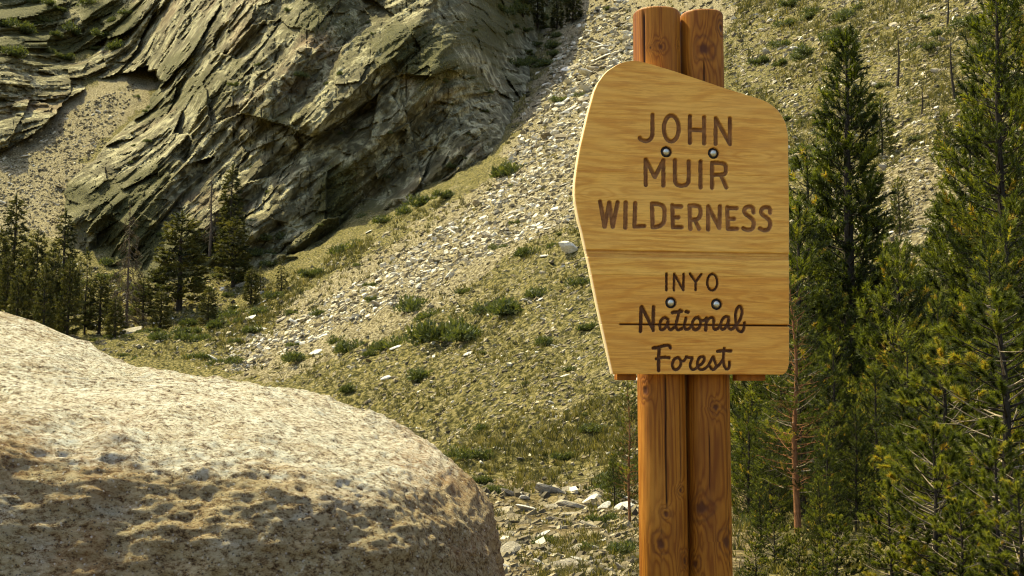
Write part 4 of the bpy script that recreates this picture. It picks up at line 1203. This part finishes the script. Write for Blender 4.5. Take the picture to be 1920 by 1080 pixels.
proto("snag", seed=13, h=6, rad=0.7, base=0.3, n_br=22, shoots=1, slen=0.1, nl=0.05, nw=0.01, npn=1, up=0.15, prof=0.5, trunk_r=0.14, bend=.10, brr=0.03, bark=M_BARK, dead=1.0, topbrush=True)
PH = dict(tall=13.5, broad=15, young_a=6, young_b=7, near_a=4.6, near_b=3.4, slender=8.5, far_a=18, far_b=18, far_thin=14, dead_bare=16, dead_droop=17, snag=6)

def tree(key, u, vtop, y=None, vbase=None, label="", group=None, name="pine_tree", rz=None, wide=1.0, cat="tree"):
    """stand a tree on the ground at column u: distance from y or from where its foot shows"""
    if y is None:
        P, oncl, ok = hit_any(np.array([float(u)]), np.array([float(vbase)]))
        y = float(P[0, 1]); x = float(P[0, 0]); z = float(P[0, 2])
    else:
        x = float(ray(u, 700)[0]) * y; z = float(H(np.array([x]), np.array([y]))[0])
    ztop = EZ + float(ray(u, vtop)[1]) * y
    s = (ztop - z) / PH[key]
    o = link(name, None, None, (x, y, z - 0.05), label, cat, group)
    o.scale = (s * wide, s * wide, s); o.rotation_euler = (0, 0, rz if rz is not None else random.Random(u * 7 + vtop).uniform(0, 6.28))
    tm, cm, dm = PROTO[key]
    link("trunk", tm, o); link("crown", cm, o)
    if dm: link("dead_branches", dm, o, kind="stuff")
    return o
# the stand of pines right of the sign
tree("tall", 1602, 78, y=32, label="tall narrow dark pine with a pointed crown standing right of the sign")
tree("broad", 1893, -60, y=31, label="broad tall pine rising past the top of the hillside at the end of the stand", rz=1.0, wide=.85)
tree("broad", 1985, -140, y=36, label="very tall pine half hidden at the end of the stand", rz=2.0)
tree("slender", 1489, 520, y=19, label="slender pine with a bare orange brown trunk beside the sign posts", wide=.9)
tree("young_b", 1530, 300, y=37, label="olive young pine between the sign board and the tall dark pine")
tree("young_b", 1497, 395, y=30, label="yellow green young pine touching the right edge of the sign board")
tree("young_a", 1690, 470, y=27, label="bright yellow green young pine beside the tall dark pine", wide=.9)
tree("young_b", 1765, 560, y=24, label="young pine with a leaning dark top in the middle of the stand", wide=.7)
tree("young_a", 1800, 395, y=38, label="bushy bright green pine in front of the broad tall pine")
tree("young_b", 1840, 250, y=41, label="pointed pine just left of the broad tall pine")
tree("near_a", 1880, 560, y=10.5, label="close pine with pale dead twigs and dense needle tufts", rz=.4, wide=1.2)
tree("near_a", 1770, 650, y=12.0, label="close pine with a slanting crown and grey dead twigs in mid stand", rz=2.2, wide=1.1)
tree("near_b", 1745, 800, y=10.0, label="low close pine sapling with yellow tipped tufts", rz=1.4)
tree("near_b", 1860, 830, y=9.0, label="low close pine sapling below the pine with pale dead twigs", rz=2.4)
tree("near_b", 1490, 985, y=11.5, label="small pine sapling in front of the orange brown trunk", rz=.2, wide=.8)
tree("near_b", 1660, 900, y=10.8, label="small pine sapling in front of the tall dark pine", rz=3.2)
for (u, vt, y, lab) in ((1410, 1010, 10.5, "tiny pine sapling at the foot of the right post"), (1445, 960, 13.0, "pine sapling between the right post and the orange brown trunk"), (1620, 985, 12.5, "pine sapling at the foot of the tall dark pine"), (1535, 1015, 9.0, "very low pine sapling on the grass before the stand"), (1700, 930, 12.0, "leafy pine sapling crowding the close pine with the slanting crown"), (1560, 960, 10.0, "small pine sapling between the orange trunk and the tall dark pine"), (1790, 930, 8.6, "low spreading pine sapling in front of the close pines"), (1900, 900, 8.0, "low pine sapling growing over the pale grey boulder")):
    tree("near_b", u, vt, y=y, label=lab, wide=1.1)
gi = "young pines filling the stand"
for (u, vt, y) in ((1410, 640, 34), (1445, 560, 40), (1400, 760, 24), (1560, 500, 44), (1655, 520, 42), (1720, 500, 47), (1560, 640, 26), (1640, 690, 22), (1840, 520, 33), (1900, 420, 28), (1760, 440, 52), (1700, 640, 20), (1440, 780, 21), (1545, 800, 17), (1600, 760, 19), (1820, 660, 18), (1690, 800, 15), (1420, 900, 15), (1380, 700, 46), (1880, 330, 45), (1930, 620, 16), (1770, 740, 14), (1580, 560, 30), (1640, 600, 33), (1735, 600, 30), (1860, 480, 26), (1500, 700, 24), (1460, 660, 27), (1660, 740, 24), (1530, 890, 16)):
    tree("young_a" if (u // 10) % 2 else "young_b", u, vt, y=y, label="green young pine filling the stand beneath the taller pines", group=gi, wide=.95)
# thin pines left of the posts
tree("slender", 1178, 715, y=22, label="thin dark pine just left of the sign posts", wide=.7, rz=.7)
tree("young_b", 1150, 850, y=30, label="low bushy pine at the edge of the wash left of the sign posts")
# small trees on the hillside above
tree("young_b", 1655, 178, vbase=308, label="small dark pine alone on the hillside right of the tall pine tip", wide=1.2)
tree("young_a", 1775, 215, vbase=335, label="small bushy pine on the hillside before the broad tall pine", wide=1.1)
tree("young_b", 1688, 335, vbase=455, label="small dark pine above the pale rocky gap in the stand", wide=1.1)
for (u, vt, vb, lab) in ((1792, 70, 205, "bare leaning snag with a straight stem on the hillside"), (1728, 148, 240, "thin short bare snag below the small hillside pine"), (1682, 60, 160, "bare forked snag upslope of the small dark pine"), (1776, -30, 52, "bare snag high on the stony hillside")):
    tree("snag", u, vt, vbase=vb, label=lab, name="dead_tree")
# gully pines
for (u, vt, vb) in ((1075, -60, 45), (1045, -30, 60), (1008, -50, 50), (980, -70, 30)):
    tree("far_a", u, vt, vbase=vb, label="small dark conifer in the green gully to the right of the cliff", group="conifers in the gully", name="conifer_tree")
# conifers of the valley floor
tree("far_b", 335, 405, vbase=592, label="stout olive conifer casting a dark shadow on the valley floor", name="conifer_tree", wide=1.5)
tree("far_b", 437, 412, vbase=545, label="round topped conifer with a reddish trunk under the cliff", name="conifer_tree", wide=1.5)
tree("far_a", 432, 318, vbase=500, label="pointed conifer against the foot of the cliff", name="conifer_tree", wide=1.15)
tree("dead_bare", 394, 318, vbase=478, label="bare dead pinkish trunk at the foot of the cliff", name="dead_tree", wide=.7)
tree("dead_droop", 236, 395, vbase=625, label="brown dying tree with drooping branches on the valley floor", name="dead_tree", wide=.75)
tree("far_a", 22, 372, vbase=560, label="dark open branched conifer in front of the sandy fan", name="conifer_tree", wide=1.2)
tree("far_a", 118, 400, vbase=580, label="pointed conifer standing behind the dark clump beside the boulder", name="conifer_tree", wide=1.15)
tree("far_thin", 158, 470, vbase=640, label="thin pole like conifer just above the boulder", name="conifer_tree", wide=.8)
tree("far_thin", 148, 480, vbase=560, label="short thin conifer on the tan bank", name="conifer_tree", wide=.7)
for (u, vt, vb) in ((185, 520, 640), (215, 560, 650), (268, 520, 610), (300, 545, 625), (470, 505, 575), (390, 540, 620)):
    tree("far_b", u, vt, vbase=vb, label="low bushy dark conifer among the shrubs of the valley floor", group="low conifers of the valley floor", name="conifer_tree", wide=1.3)
tree("far_thin", 527, 488, vbase=548, label="tiny dark columnar conifer below the cliff foot", name="conifer_tree", wide=1.6)
tree("far_thin", 488, 500, vbase=555, label="tiny leaning conifer next to the columnar one", name="conifer_tree", wide=1.4)
tree("far_thin", 205, 520, vbase=610, label="small dark conifer beside the brown dying tree", name="conifer_tree", wide=1.3)
for (u, vt, vb) in ((65, 440, 630), (95, 470, 640), (42, 470, 625), (80, 500, 655), (10, 480, 615), (125, 490, 650), (110, 520, 640), (30, 510, 640), (-10, 430, 600)):
    tree("far_b", u, vt, vbase=vb, label="dark conifer in the dense clump just above the boulder", group="conifers of the dense clump", name="conifer_tree", wide=.8)

# pale boulder in the lower right corner
me = rock_mesh(555, 4, 0.8, 12); me.materials.append(M_ROCKS[0])
cx, cyy = float(ray(1925, 1080)[0]) * 7.2, 7.2
bo = link("pale_boulder", me, None, (cx + 0.12, cyy, float(H(np.array([cx]), np.array([cyy]))[0]) + 0.12), "rounded pale grey boulder under the close pines", "boulder")
bo.scale = (0.42, 0.42, 0.42)
